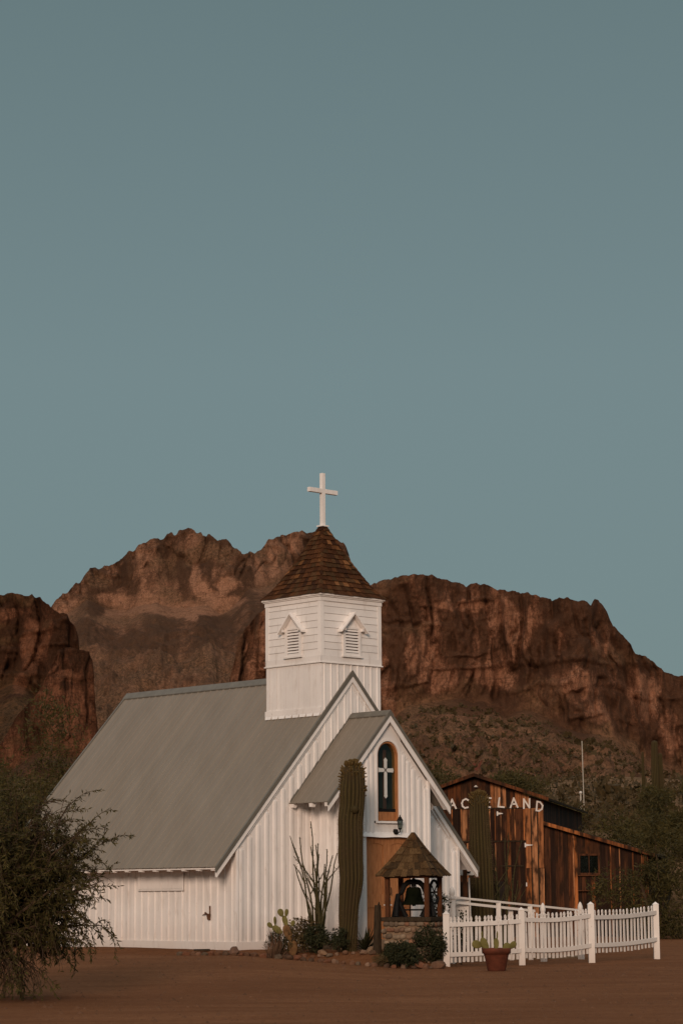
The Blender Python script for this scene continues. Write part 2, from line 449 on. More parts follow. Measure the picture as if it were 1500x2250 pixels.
# ================================================================== the setting
def ground_z(x, y):
    x = np.asarray(x, float); y = np.asarray(y, float)
    lr = sstep(-2.6, 1.7, x)                               # the yard is a little higher on the chapel side
    z = sstep(34, 49, y) * (0.31 * (1 - lr) + 0.08 * lr)
    # the planting bed rises behind its outer row of rocks
    edge = np.interp(x, [-8, -3.45, -2.6, -1.5, -0.5, 0.6, 1.2, 1.95], [52.5, 49.6, 49.0, 48.35, 47.9, 47.35, 47.1, 47.0])
    z = z + sstep(0.15, 1.15, y - edge) * (1 - sstep(1.5, 2.2, x)) * (0.10 + 0.18 * lr)
    z = z + sstep(50, 74, y) * 0.06 * lr
    # hillside beyond the barn
    yy = np.maximum(y, 1)
    far = np.interp(yy, [0, 78, 90, 100, 125, 150, 200, 250, 300, 400, 560, 900, 4000], [0.1, 0.2, 1.9, 3.1, 5.2, 6.9, 9.8, 12.8, 15.0, 17.5, 19, 20, 20])
    k = sstep(76, 92, y)
    z = z * (1 - k) + far * k
    z = z + k * (fbm(x / 26, y / 40, 0, 4, 3) - 0.5) * np.minimum(yy * 0.016, 6)
    return z + (fbm(x * 0.8, y * 0.8, 0, 3, 5) - 0.5) * 0.035 * sstep(20, 30, y)

def make_ground():
    ys = np.concatenate([[-3000, -900, -300, -100, -30, -8], np.arange(0, 26, 2.0), np.arange(26, 62, 0.22), np.arange(62, 100, 0.6), 100 * 1.02 ** np.arange(0, 112), [1100, 1800, 4000]])
    g = np.concatenate([[-4000, -1500, -500, -200, -90, -45, -28, -20], np.arange(-16, 16.01, 0.2), [20, 28, 45, 90, 200, 500, 1500, 4000]])
    Xg, Yg = np.meshgrid(g, ys)
    # columns fan out with distance so that far slopes keep their detail
    fan = np.where(np.abs(Xg) <= 16.01, Xg * np.maximum(1, Yg / 62), Xg * np.where(np.abs(Xg) < 300, np.clip(Yg / 62, 1, 16), 1.0))
    fan = np.where(np.abs(Xg) > 16.01, np.sign(Xg) * np.maximum(np.abs(fan), 16.2 * np.maximum(1, Yg / 62) + np.abs(Xg) * 0.2), fan)
    Z = ground_z(fan, Yg)
    v = np.stack([fan, Yg, Z], -1).reshape(-1, 3)
    r, c = Xg.shape
    i = np.arange(r * c).reshape(r, c)
    f = np.stack([i[:-1, :-1], i[:-1, 1:], i[1:, 1:], i[1:, :-1]], -1).reshape(-1, 4)
    me = npmesh('ground', v, f, True)
    e = fbm(v[:, 0] / 6, v[:, 1] / 6, 0, 3, 9) * 8 - 4
    attr(me, 'wild', sstep(72, 78, v[:, 1] + e * 0.5))
    tag(link('ground', me, M['ground']), kind='structure')
make_ground()

def blobs(X, Z, lst, amp):
    r = 0
    for (bx, bz, rx, rz) in lst:
        wob = (fbm(X / (rx * 1.2 + 1), Z / (rz * 0.9 + 1), 0, 3, int(abs(bx) * 7)) - 0.5) * 1.6
        d = ((X - bx) / rx) ** 2 + ((Z - bz) / rz) ** 2
        r = np.maximum(r, 1 - sstep(0.35, 1.5, d + wob)) if not np.isscalar(r) else 1 - sstep(0.35, 1.5, d + wob)
    return r * amp

def mountain(name, mat, D, skyline, foot, y0, z0, cols, rows, amp, seed, jag=1.0, lean=0.3, talus_pow=1.0, light=(), dark=(), tal=0.34, mid=None, label=None, tone0=0.5, vegk=1.0, back=70, rough=1.0, spires=1.0, blend=0.12):
    """rock face standing at distance D: talus apron, fluted cliff and the top falling away behind.
    skyline / foot: (X, Z) metres measured at distance D"""
    sx, sz = np.array(skyline).T; fx, fz = np.array(foot).T
    xs = np.linspace(sx[0], sx[-1], cols)
    top = np.interp(xs, sx, sz) + (fbm(xs / (D * 0.006), xs * 0, 0, 4, seed + 1, True) - 0.55) * jag * D * 0.0032
    top = top + (vnoise(xs / (D * 0.0018), xs * 0, 0, seed + 3) ** 2 - 0.3) * jag * D * 0.0014 * spires
    ft = np.minimum(np.interp(xs, fx, fz), top - D * 0.004) + (fbm(xs / (D * 0.02), xs * 0, 0, 3, seed + 2) - 0.5) * D * 0.012
    ft = np.minimum(ft, top - D * 0.003)
    s = np.linspace(0, 1, rows)[:, None]
    nb = 0.94
    H = (top - ft)[None, :]
    st = np.clip(s / tal, 0, 1); scl = np.clip((s - tal) / (nb - tal), 0, 1); sb = np.clip((s - nb) / (1 - nb), 0, 1)
    X0 = xs[None, :] + 0 * s
    Yf = D + (fbm(xs / (D * 0.05), xs * 0, 0, 3, seed + 5) - 0.5)[None, :] * D * 0.06 + 0 * s
    pf = Yf / D; pc = (Yf + H * lean * scl) / D           # heights grow with the face's own distance
    Z = z0 + (1.6 + (ft[None, :] - 1.6) * pf - z0) * st ** talus_pow
    Z = np.where(scl > 0, 1.6 + (ft[None, :] + H * scl - 1.6) * pc, Z) - sb * back * 0.25
    Y = y0 + (Yf - y0) * st + H * lean * scl + sb * back
    cm = sstep(0, blend, scl) * (1 - sstep(0.0, 0.9, sb))
    # fluting, buttresses, ledges and blocks
    k = D / 800.0
    warp = (fbm(X0 / (22 * k), Z / (30 * k), 0, 3, seed + 40) - 0.5) * 14 * k
    n1 = fbm((X0 + warp) / (26 * k), Z / (110 * k), 0, 3, seed + 11)
    n2 = fbm((X0 + warp * 0.7) / (7.5 * k), Z / (38 * k), 0, 4, seed + 12, True)
    n3 = fbm(X0 / (2.6 * k), Z / (6 * k), Y / (3 * k), 4, seed + 13)
    zz = (Z + (fbm(X0 / (30 * k), Z / (14 * k), 0, 3, seed + 15) - 0.5) * 16 * k) / (8.5 * k)
    led = np.abs((zz % 1) - 0.5) * 2
    n5 = fbm(X0 / (0.9 * k), Z / (2.2 * k), 0, 2, seed + 19)
    n6 = (1 - np.abs(2 * vnoise((X0 + warp * 0.6) / (6.5 * k), Z / (34 * k), 0, seed + 51) - 1)) ** 9 * sstep(0.4, 0.6, fbm(X0 / (11 * k), Z / (14 * k), 0, 2, seed + 52))
    n7 = (1 - np.abs(2 * vnoise((X0 + warp) / (2.8 * k), Z / (12 * k), 0, seed + 53) - 1)) ** 7 * sstep(0.45, 0.6, fbm(X0 / (8 * k), Z / (8 * k), 0, 2, seed + 54))
    crack = np.clip(n6 + 0.6 * n7, 0, 1)
    disp = amp * (-crack * 7 + (n1 - 0.5) * 22 + (n2 - 0.6) * 8.0 + (n3 - 0.5) * 3.6 + sstep(0.6, 0.95, led) * 1.6 * sstep(0.45, 0.65, fbm(X0 / (12 * k), Z / (10 * k), 0, 3, seed + 23)) + (n5 - 0.5) * 2.2) * k
    nt_ = fbm(X0 / (9 * k), Y / (11 * k), 0, 5, seed + 16); nt2 = fbm(X0 / (1.5 * k), Y / (1.8 * k), 0, 3, seed + 18)
    gul = fbm((X0 + warp) / (15 * k), Y / (70 * k), 0, 3, seed + 21, True)
    fade = np.clip(s / 0.08, 0, 1)
    Y2 = Y - disp * cm - (nt_ - 0.5) * 5 * k * rough * st * (1 - cm)
    Z2 = Z + ((nt_ - 0.5) * 9 + (nt2 - 0.5) * 3.2 + (gul - 0.6) * 8) * k * rough * (1 - cm) * (1 - 0.85 * sstep(0.6, 1.0, st) * (1 - sstep(0.3, 0.6, scl))) * fade * (1 - sb) + cm * (n3 - 0.5) * 1.4 * k
    X2 = X0 * Y2 / D + cm * (n3 - 0.5) * 1.5 * k
    v = np.stack([X2, Y2, Z2], -1).reshape(-1, 3)
    r, c = rows, cols
    i = np.arange(r * c).reshape(r, c)
    f = np.stack([i[:-1, :-1], i[:-1, 1:], i[1:, 1:], i[1:, :-1]], -1).reshape(-1, 4)
    me = npmesh(name, v, f, False)
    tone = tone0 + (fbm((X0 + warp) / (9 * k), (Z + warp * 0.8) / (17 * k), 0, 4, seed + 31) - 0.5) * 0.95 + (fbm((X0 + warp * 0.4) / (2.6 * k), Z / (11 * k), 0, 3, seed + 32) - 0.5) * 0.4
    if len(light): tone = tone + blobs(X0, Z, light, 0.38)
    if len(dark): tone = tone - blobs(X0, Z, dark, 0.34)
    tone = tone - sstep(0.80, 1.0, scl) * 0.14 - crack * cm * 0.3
    veg = (1 - sstep(0.02, 0.22, scl + (nt_ - 0.5) * 0.5)) * (0.55 + 0.45 * sstep(0.40, 0.56, fbm(X0 / (14 * k), Z / (6 * k), 0, 4, seed + 37))) * np.ones_like(X0)
    vn = fbm(X0 / (12 * k), Z / (9 * k), 0, 4, seed + 35)
    veg = np.maximum(veg, sstep(0.56, 0.70, vn) * 0.75 * vegk)
    veg = np.maximum(veg, sstep(0.2, 0.6, sb) * 0.8)
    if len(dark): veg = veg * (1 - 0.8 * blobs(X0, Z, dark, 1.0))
    if len(light): veg = veg * (1 - 0.75 * blobs(X0, Z, light, 1.0))
    attr(me, 'tone', tone); attr(me, 'veg', np.clip(veg, 0, 1))
    o = tag(link(name, me, mat), kind='structure')
    if label: o['label'] = label
    return v.reshape(r, c, 3), st[:, 0]

MESA_SKY = [(-44, 58), (-39.5, 69.6), (-36.1, 85.2), (-34.8, 89.2), (-30.1, 96.2), (-25.4, 98.6), (-17.5, 96.9), (-8.1, 99.2), (6.1, 103.9), (10.1, 105.5), (14.0, 108.4), (23.5, 108.7), (36.8, 107.2), (47.1, 106.0), (58.0, 103.5), (70.6, 101.2), (80.0, 100.5), (84.7, 99.9), (85.8, 98.6), (86.8, 101.0), (88.2, 100.8), (90.2, 98.5), (92.0, 95.1), (93.1, 91.3), (95.5, 90.0), (98.8, 85.5), (99.7, 82.7), (104.6, 80.3), (110.0, 76.7), (116.9, 73.2), (132.3, 66.8), (163.2, 55.7), (220, 44)]
MESA_FOOT = [(-44, 50), (-39.5, 57.1), (7.3, 56.8), (15.1, 58.3), (22.9, 62.9), (32.4, 64.0), (46.5, 66.5), (54.2, 63.0), (69.7, 59.4), (85.2, 54.7), (100.5, 45.2), (115.9, 40.5), (162.2, 30.9), (220, 28)]
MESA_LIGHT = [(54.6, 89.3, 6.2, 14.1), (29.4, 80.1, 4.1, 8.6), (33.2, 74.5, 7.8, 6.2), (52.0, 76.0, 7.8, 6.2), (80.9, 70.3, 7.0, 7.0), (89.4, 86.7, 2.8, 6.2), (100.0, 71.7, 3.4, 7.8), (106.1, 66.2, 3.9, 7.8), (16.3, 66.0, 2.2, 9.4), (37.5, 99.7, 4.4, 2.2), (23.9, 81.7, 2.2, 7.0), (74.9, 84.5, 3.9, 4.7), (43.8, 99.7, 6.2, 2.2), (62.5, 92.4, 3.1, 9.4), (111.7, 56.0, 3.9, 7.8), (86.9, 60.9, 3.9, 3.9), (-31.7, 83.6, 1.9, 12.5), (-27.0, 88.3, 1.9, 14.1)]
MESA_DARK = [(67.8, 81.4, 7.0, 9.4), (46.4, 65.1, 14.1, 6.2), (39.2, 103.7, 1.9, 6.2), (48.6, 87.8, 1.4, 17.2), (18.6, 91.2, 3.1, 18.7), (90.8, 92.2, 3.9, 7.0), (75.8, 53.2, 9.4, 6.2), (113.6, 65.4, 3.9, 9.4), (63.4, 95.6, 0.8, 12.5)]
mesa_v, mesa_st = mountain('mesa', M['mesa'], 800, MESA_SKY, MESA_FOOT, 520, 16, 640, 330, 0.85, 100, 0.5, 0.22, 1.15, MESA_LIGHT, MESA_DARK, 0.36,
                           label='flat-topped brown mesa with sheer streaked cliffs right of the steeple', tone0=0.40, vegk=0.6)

PEAK_SKY = [(-280.1, 165.8), (-221.3, 171.3), (-195.0, 181.5), (-189.1, 185.3), (-177.4, 194.7), (-168.7, 201.5), (-165.8, 206.6), (-163.2, 210.7), (-159.3, 209.5), (-143.7, 217.1), (-133.4, 222.8), (-125.1, 228.1), (-120.1, 230.1), (-106.8, 231.3), (-104.4, 233.9), (-97.9, 234.2), (-92.0, 232.3), (-83.1, 229.9), (-75.1, 228.3), (-69.7, 222.3), (-65.3, 219.3), (-60.8, 218.7), (-52.0, 222.2), (-46.9, 228.7), (-39.2, 231.4), (-29.7, 232.5), (-17.9, 233.9), (-4.6, 229.9), (1.3, 226.3), (4.2, 216.7), (8.0, 204.7), (14.4, 196.4), (23.2, 190.3), (60, 175)]
PEAK_FOOT = [(-280, 140), (-195, 168), (-165, 188), (-140, 186), (-120, 190), (-100, 184), (-80, 182), (-60, 192), (-40, 200), (-25, 185), (0, 175), (60, 140)]
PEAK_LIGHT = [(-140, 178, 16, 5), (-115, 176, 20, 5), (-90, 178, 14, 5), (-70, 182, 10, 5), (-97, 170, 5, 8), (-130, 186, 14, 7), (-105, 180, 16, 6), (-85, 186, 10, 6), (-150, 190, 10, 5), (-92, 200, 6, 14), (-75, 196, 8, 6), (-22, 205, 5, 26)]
PEAK_DARK = [(-110, 148, 60, 20), (-60, 155, 26, 20), (-150, 150, 30, 16), (-60, 200, 5, 9), (-115, 222, 6, 5), (-140, 206, 5, 8), (-30, 218, 8, 6), (-104, 212, 3, 12), (-85, 160, 40, 14), (-130, 155, 30, 14), (-160, 178, 7, 8), (-55, 175, 16, 20), (-88, 206, 4, 10)]  # broad low blobs paint the shade of the lower half into the rock tone
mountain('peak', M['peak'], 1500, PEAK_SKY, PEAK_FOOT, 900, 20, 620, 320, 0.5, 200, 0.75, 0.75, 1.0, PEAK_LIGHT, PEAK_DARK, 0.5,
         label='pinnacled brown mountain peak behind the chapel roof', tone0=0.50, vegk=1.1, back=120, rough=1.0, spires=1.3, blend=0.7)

SPUR_SKY = [(-230, 90), (-158.6, 93.6), (-131.1, 94.1), (-111.8, 93.0), (-103.5, 92.2), (-98.0, 91.1), (-94.9, 90.3), (-93.5, 90.8), (-92.2, 90.0), (-91.3, 89.6), (-90.7, 88.0), (-88.3, 87.2), (-86.2, 85.5), (-85.2, 84.5), (-82.7, 84.0), (-81.6, 82.3), (-80.5, 81.2), (-79.6, 79.0), (-78.9, 70), (-78.3, 55), (-77.4, 44), (-72, 30)]
SPUR_FOOT = [(-230, 60), (-131, 60), (-103, 62), (-92, 60), (-84, 56), (-79, 48), (-76, 38), (-72, 26)]
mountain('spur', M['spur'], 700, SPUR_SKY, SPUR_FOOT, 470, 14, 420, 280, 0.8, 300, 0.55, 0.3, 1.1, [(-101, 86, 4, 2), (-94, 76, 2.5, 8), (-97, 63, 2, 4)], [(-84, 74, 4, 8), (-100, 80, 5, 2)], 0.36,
         label='reddish cliff spur at the left edge of the view', tone0=0.42, vegk=0.9)

BLK_SKY = [(-86, 30), (-78, 44), (-73.1, 49.5), (-70.9, 53.9), (-69.9, 56.1), (-68.5, 59.6), (-67.5, 60.3), (-65.5, 60.3), (-64.8, 60.0), (-61.1, 59.1), (-60.1, 57.1), (-59.7, 51.6), (-59.2, 45.0), (-58.6, 39.6), (-57.0, 32), (-53, 27)]
BLK_FOOT = [(-86, 26), (-73, 33), (-69, 34), (-65, 33), (-61, 31), (-58, 29), (-53, 25)]
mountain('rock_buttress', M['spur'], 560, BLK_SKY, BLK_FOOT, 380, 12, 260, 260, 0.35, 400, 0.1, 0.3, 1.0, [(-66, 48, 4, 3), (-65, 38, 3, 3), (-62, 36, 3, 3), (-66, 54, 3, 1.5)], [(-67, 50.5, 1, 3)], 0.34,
         label='red-brown rock buttress above the chapel roof edge at left', tone0=0.52, vegk=0.6)

# ------------------------------------------------------------------ leaves and scrub
def leaf_quads(P, size, aspect=0.5, up=0.0, D=None):
    """one small four-sided leaf at each point, turned at random (or along D)"""
    n = len(P)
    if D is None:
        D = RNG.normal(size=(n, 3)); D[:, 2] += up
    D = D / (np.linalg.norm(D, axis=1, keepdims=True) + 1e-9)
    E = np.cross(D, RNG.normal(size=(n, 3))); E /= np.linalg.norm(E, axis=1, keepdims=True) + 1e-9
    L = (np.asarray(size) * RNG.uniform(0.6, 1.35, n))[:, None]
    a = P; b = P + D * L * 0.5 + E * L * aspect * 0.5; c = P + D * L; d = P + D * L * 0.5 - E * L * aspect * 0.5
    v = np.stack([a, b, c, d], 1).reshape(-1, 3)
    f = np.arange(4 * n).reshape(-1, 4)
    return v, f

def clump_points(n, rx, ry, rz, thr=0.5, freq=1.4, seed=0):
    """points in an ellipsoid, kept where a noise field is high, so the crown has clumps and gaps"""
    out = []
    m = 0
    while m < n:
        p = RNG.normal(size=(n * 3, 3)); p /= np.linalg.norm(p, axis=1, keepdims=True)
        p *= RNG.uniform(0.05, 1, (n * 3, 1)) ** 0.45
        k = fbm(p[:, 0] * freq * 2 + 9, p[:, 1] * freq * 2 + 9, p[:, 2] * freq * 2 + 9, 3, seed)
        rr = np.linalg.norm(p, axis=1)
        p = p[(k > thr + 0.12 * (rr - 0.6)) & (rr < 0.70 + 0.6 * fbm(p[:, 0] * 2 + 5, p[:, 1] * 2 + 5, p[:, 2] * 2 + 5, 3, seed + 5))]
        out.append(p); m += len(p)
    p = np.concatenate(out)[:n]
    return p * np.array([rx, ry, rz])

def scatter_scrub():
    P = []; S = []
    n = 3600
    t = RNG.uniform(0, 1, n)
    y = 84 * (330 / 84.0) ** t
    x = RNG.uniform(-0.22, 0.24, n) * y
    keep = fbm(x / 14, y / 22, 0, 3, 77) > 0.40
    x, y = x[keep], y[keep]
    z = ground_z(x, y)
    for xi, yi, zi in zip(x, y, z):
        s = random.uniform(0.4, 1.0) * (1.7 if random.random() < 0.12 else 1)
        k = int(34 * max(0.5, min(1.0, 160 / yi)))
        p = RNG.normal(size=(k, 3)) * (s * 0.55, s * 0.55, s * 0.34)
        p[:, 2] = np.abs(p[:, 2])
        P.append(p + (xi, yi, zi)); S.append(np.full(k, s * 0.42))
    v, f = leaf_quads(np.concatenate(P), np.concatenate(S), 0.55, 0.5)
    tag(link('desert_scrub', npmesh('desert_scrub', v, f), M['scrub']), 'low brown-green scrub dotted over the hillside', 'scrub', kind='stuff')
    # scrub on the talus below the mesa
    rows = np.where((mesa_st > 0.1) & (mesa_st < 0.93))[0]
    r = RNG.choice(rows, 6200); c = RNG.integers(60, mesa_v.shape[1] - 40, 6200)
    b = mesa_v[r, c]
    b = np.repeat(b, 7, 0) + RNG.normal(size=(6200 * 7, 3)) * (0.45, 0.45, 0.3) + (0, 0, 0.25)
    v, f = leaf_quads(b, np.repeat(RNG.gamma(3.0, 0.24, 6200), 7), 0.8, 0.5)
    tag(link('talus_scrub', npmesh('talus_scrub', v, f), M['scrub']), 'tiny dark scrub speckling the talus below the mesa', 'scrub', kind='stuff')
scatter_scrub()
# ================================================================== the chapel
# local frame: x along the front gable, y back along the ridge, z up; base at z = 0
ch = thing('chapel', (0.1758, 52.0, 0.516), R(43.0), 'white ribbed-metal chapel with grey metal roof and shingled steeple topped by a cross', 'chapel')
HW, ZR, ZE, LEN, E0 = 3.947, 5.936, 1.609, 8.108, 0.075    # roof half width, ridge, eave, length, front overhang
W = 3.333                                                   # half width of the walls
SL = (ZR - ZE) / HW
def roof_z(u): return ZR - abs(u) * SL

def rib_profile(w, rib=0.055, d=0.028, edge=0.0):
    """one pan of ribbed sheet: flat, then a rounded rib; (along, out)"""
    c = w * 0.5
    pts = [(0, 0)]
    for k in range(7):
        t = math.pi * k / 6
        pts.append((c - rib * math.cos(t) * 0.72, d * math.sin(t) ** 0.7 if 0 < k < 6 else 0.0))
    pts.append((w, 0))
    return pts

def sheet(profile, f_lo, f_hi, thick_dir, thick=0.012):
    """ribbed sheet between two ends; f_lo/f_hi map (along, out) to 3-d"""
    m = MB(); n = len(profile)
    vs = [f_lo(a, o) for a, o in profile] + [f_hi(a, o) for a, o in profile]
    td = Vector(thick_dir) * thick
    vs += [tuple(Vector(p) + td) for p in vs]
    fs = []
    for i in range(n - 1):
        fs.append((i, i + 1, n + i + 1, n + i)); fs.append((2 * n + i + 1, 2 * n + i, 3 * n + i, 3 * n + i + 1))
        fs.append((i + 1, i, 2 * n + i, 2 * n + i + 1)); fs.append((n + i, n + i + 1, 3 * n + i + 1, 3 * n + i))
    fs += [(0, n, 3 * n, 2 * n), (n - 1, 3 * n - 1, 4 * n - 1, 2 * n - 1)]
    return m.add(vs, fs)

# --- solid wall core behind the ribbed sheets
m = MB()
core = [(-W + 0.02, 0.0), (W - 0.02, 0.0), (W - 0.02, roof_z(W) - 0.12), (0, ZR - 0.14), (-W + 0.02, roof_z(W) - 0.12)]
m.prism(core, lambda x, z: (x, 0.02, z), lambda x, z: (x, LEN - 0.25, z))
m.build('wall', M['white'], ch)

# --- left wall sheets (shared mesh)
pw = 0.2365
n_left = int((LEN - 0.3) / pw)
top = roof_z(W) - 0.10
pm = sheet(rib_profile(pw, 0.034, 0.024), lambda a, o: (-W - o, a, 0.05), lambda a, o: (-W - o, a, top), (1, 0, 0)).mesh('siding_panel')
for i in range(n_left):
    link('siding_panel', pm, M['white'], ch, loc=(random.uniform(-0.004, 0.0), 0.03 + i * pw, random.uniform(-0.008, 0.004)))
pmr = sheet(rib_profile(pw, 0.034, 0.024), lambda a, o: (W + o, a, 0.05), lambda a, o: (W + o, a, top), (-1, 0, 0)).mesh('siding_panel')
for i in range(n_left):
    link('siding_panel', pmr, M['white'], ch, loc=(0, 0.03 + i * pw, 0))

# --- front wall sheets, each cut to the rake, ribs ending in a rounded head
def front_panel(u0, wd, v, zlo, ztop, rib=0.06, d=0.024, name='siding_panel'):
    c = u0 + wd / 2
    za, zb_ = ztop(u0) - 0.02, ztop(u0 + wd) - 0.02
    if min(za, zb_) < zlo + 0.1: return
    m = MB()
    m.hexa([(u0, v, zlo), (u0 + wd - 0.003, v, zlo), (u0 + wd - 0.003, v + 0.012, zlo), (u0, v + 0.012, zlo),
            (u0, v, za), (u0 + wd - 0.003, v, zb_), (u0 + wd - 0.003, v + 0.012, zb_), (u0, v + 0.012, za)])
    zt = min(ztop(c - rib), ztop(c + rib)) - 0.16
    if zt > zlo + 0.05:
        prof = [(c - rib * math.cos(math.pi * k / 8), d * math.sin(math.pi * k / 8) ** 0.75) for k in range(9)]
        vs = []; nn = len(prof); rows_ = [zlo + 0.002, zt - 0.05, zt - 0.015, zt]
        for j, zz in enumerate(rows_):
            q = (1, 1, 0.75, 0.05)[j]
            vs += [(c + (x - c) * (0.6 + 0.4 * q), v - 0.0005 - o * q, zz) for x, o in prof]
        fs = [(j * nn + i, j * nn + i + 1, (j + 1) * nn + i + 1, (j + 1) * nn + i) for j in range(3) for i in range(nn - 1)]
        m.add(vs, fs)
        # pressed arch over the rib
        arc = [(c + (rib + 0.022) * math.cos(math.pi * k / 8), v - 0.004, zt - 0.03 + (rib + 0.035) * math.sin(math.pi * k / 8)) for k in range(9)]
        m.tube(arc, 0.007, 5)
    m.build(name, M['white'], ch)
fw = 0.2380
nf = int(2 * W / fw)
PQ, PZ, PZE, PP = 1.857, 4.958, 2.969, 1.2625    # portico roof: half width, ridge, eave, how far it stands out
PSL = (PZ - PZE) / PQ
PW, PV = 1.255, -1.16                            # portico wall half width, front plane
def portico_z(u): return PZ - abs(u) * PSL
for i in range(nf):
    u0 = -W + i * fw + 0.004
    lo = 0.05
    if abs(u0 + fw / 2) < PW - 0.1: lo = portico_z(u0 + fw / 2) - 0.35
    front_panel(u0, fw, 0.0, lo, lambda u: roof_z(u) - 0.20)

# --- portico walls
for (ua, ub, lo) in ((-1.255, -1.06, 0.05), (-1.06, -0.868, 0.05), (-0.868, -0.676, 0.05), (-0.676, -0.548, 2.33), (-0.548, -0.421, 2.33)):
    front_panel(ua, ub - ua - 0.001, PV, lo, lambda u: portico_z(u) - 0.17)
    front_panel(-ub, ub - ua - 0.001, PV, lo, lambda u: portico_z(u) - 0.17)
for sgn in (-1, 1):
    for k in range(5):
        a0 = PV + 0.02 + k * 0.227
        f = 1 if sgn > 0 else 1
        sheet(rib_profile(0.225, 0.05, 0.028), lambda a, o: (sgn * (PW + o), a0 + a, 0.05), lambda a, o: (sgn * (PW + o), a0 + a, portico_z(PW) - 0.1), (-sgn, 0, 0)).build('siding_panel', M['white'], ch)
# corner boards of portico and nave
for (x0, x1, y0, y1, zt) in ((-PW - 0.012, -PW + 0.06, PV - 0.036, PV - 0.002, portico_z(PW) - 0.12), (PW - 0.06, PW + 0.012, PV - 0.036, PV - 0.002, portico_z(PW) - 0.12),
                             (-W - 0.034, -W + 0.035, -0.036, -0.002, roof_z(W) - 0.16), (W - 0.035, W + 0.034, -0.036, -0.002, roof_z(W) - 0.16)):
    MB().box(x0, x1, y0, y1, 0.0, zt).build('corner_board', M['trim'], ch, bevel=0.004)
# skirt boards
MB().box(-W - 0.045, -W - 0.002, -0.04, LEN - 0.3, -0.12, 0.055).build('skirt_board', M['trim'], ch, bevel=0.004)
MB().box(-W - 0.046, -PW - 0.02, -0.045, -0.003, -0.12, 0.054).build('skirt_board', M['trim'], ch, bevel=0.004)
MB().box(PW + 0.02, W + 0.046, -0.045, -0.003, -0.12, 0.054).build('skirt_board', M['trim'], ch, bevel=0.004)
MB().box(-PW - 0.03, PW + 0.03, PV - 0.03, -0.05, -0.25, 0.06).build('doorstep', M['mortar'], ch, bevel=0.01)

# arched window: wall infill, wooden frame, glass, frosted cross
def arch_loop(hw, z0, z1, n=20, uc=0.0):
    """loop going up the right jamb, over a round head and down the left jamb"""
    zs = z1 - hw
    pts = [(uc + hw, z0), (uc + hw, (z0 + zs) / 2)]
    pts += [(uc + hw * math.cos(math.pi * k / n), zs + hw * math.sin(math.pi * k / n)) for k in range(n + 1)]
    pts += [(uc - hw, (z0 + zs) / 2), (uc - hw, z0)]
    return pts
def pv_(d): return lambda x, z: (x, PV + d, z)
WZ0, WZ1, WH = 2.59, 4.325, 0.325
inner = arch_loop(WH, WZ0, WZ1)
outer = []
for x, z in inner:
    if z < WZ1 - WH - 1e-6: outer.append((0.42 if x > 0 else -0.42, z))
    else:
        t = math.atan2(z - (WZ1 - WH), x); ct, stt = math.cos(t), math.sin(t)
        # out to the roof line or the sides of the infill
        r = 1.2
        for q in range(200):
            r -= 0.006
            xx, zz = ct * r, WZ1 - WH + stt * r
            if abs(xx) <= 0.42 and zz <= portico_z(xx) - 0.15: break
        outer.append((xx, zz))
MB().ring(outer, inner, pv_(0.0), pv_(0.03)).build('gable_infill', M['white'], ch)
win = MB().ring(arch_loop(WH - 0.002, WZ0, WZ1 - 0.002), arch_loop(WH - 0.045, WZ0 + 0.03, WZ1 - 0.045), pv_(0.012), pv_(0.15)).build('arched_window', M['oak'], ch)
arch_o = arch_loop(WH + 0.055, WZ0, WZ1 + 0.055)
MB().ring(arch_o, arch_loop(WH + 0.001, WZ0, WZ1 + 0.001), pv_(-0.022), pv_(-0.001)).build('casing', M['trim'], win)
MB().box(-WH + 0.04, WH - 0.04, PV + 0.06, PV + 0.09, WZ0 + 0.02, 2.79).build('wood_panel', M['oak'], win)
MB().box(-WH + 0.045, WH - 0.045, PV + 0.055, PV + 0.095, 2.792, 2.86).build('bottom_rail', M['iron'], win)
gl = arch_loop(WH - 0.046, 2.862, WZ1 - 0.046)
MB().prism(gl, pv_(0.075), pv_(0.079)).build('pane', M['glass'], win)
for (x0, x1) in ((-0.62, 0.62),):
    MB().box(x0, x1, PV + 0.34, PV + 0.36, 2.3, 4.3).build('dark_backing', M['inside'], win)  # thin dark sheet standing in for the unlit room behind the glass
MB().box(0.09, 0.165, PV + 0.22, PV + 0.25, 2.8, 4.15).build('curtain', M['curtain'], win)
def cross_arm(p):   # pointed bar ends
    return MB().prism(p, pv_(0.062), pv_(0.073))
cz, cx, b = 3.695, 0.0, 0.042
cross_arm([(cx, cz + 0.02), (cx - b, cz + 0.06), (cx - b, 3.88), (cx - b * 1.25, 3.92), (cx, 3.97), (cx + b * 1.25, 3.92), (cx + b, 3.88), (cx + b, cz + 0.06)]).build('cross_arm', M['leadcross'], win)
cross_arm([(cx, cz - 0.02), (cx + b, cz - 0.06), (cx + b, 3.16), (cx + b * 1.25, 3.13), (cx, 3.08), (cx - b * 1.25, 3.13), (cx - b, 3.16), (cx - b, cz - 0.06)]).build('cross_arm', M['leadcross'], win)
cross_arm([(cx - 0.02, cz), (cx - 0.06, cz - b), (cx - 0.19, cz - b), (cx - 0.215, cz - b * 1.3), (cx - 0.245, cz), (cx - 0.215, cz + b * 1.3), (cx - 0.19, cz + b), (cx - 0.06, cz + b)]).build('cross_arm', M['leadcross'], win)
cross_arm([(cx + 0.02, cz), (cx + 0.06, cz + b), (cx + 0.19, cz + b), (cx + 0.215, cz + b * 1.3), (cx + 0.245, cz), (cx + 0.215, cz - b * 1.3), (cx + 0.19, cz - b), (cx + 0.06, cz - b)]).build('cross_arm', M['leadcross'], win)
MB().box(-WH - 0.06, WH + 0.06, PV - 0.06, PV - 0.001, WZ0 - 0.05, WZ0 - 0.004).build('sill', M['trim'], win, bevel=0.004)
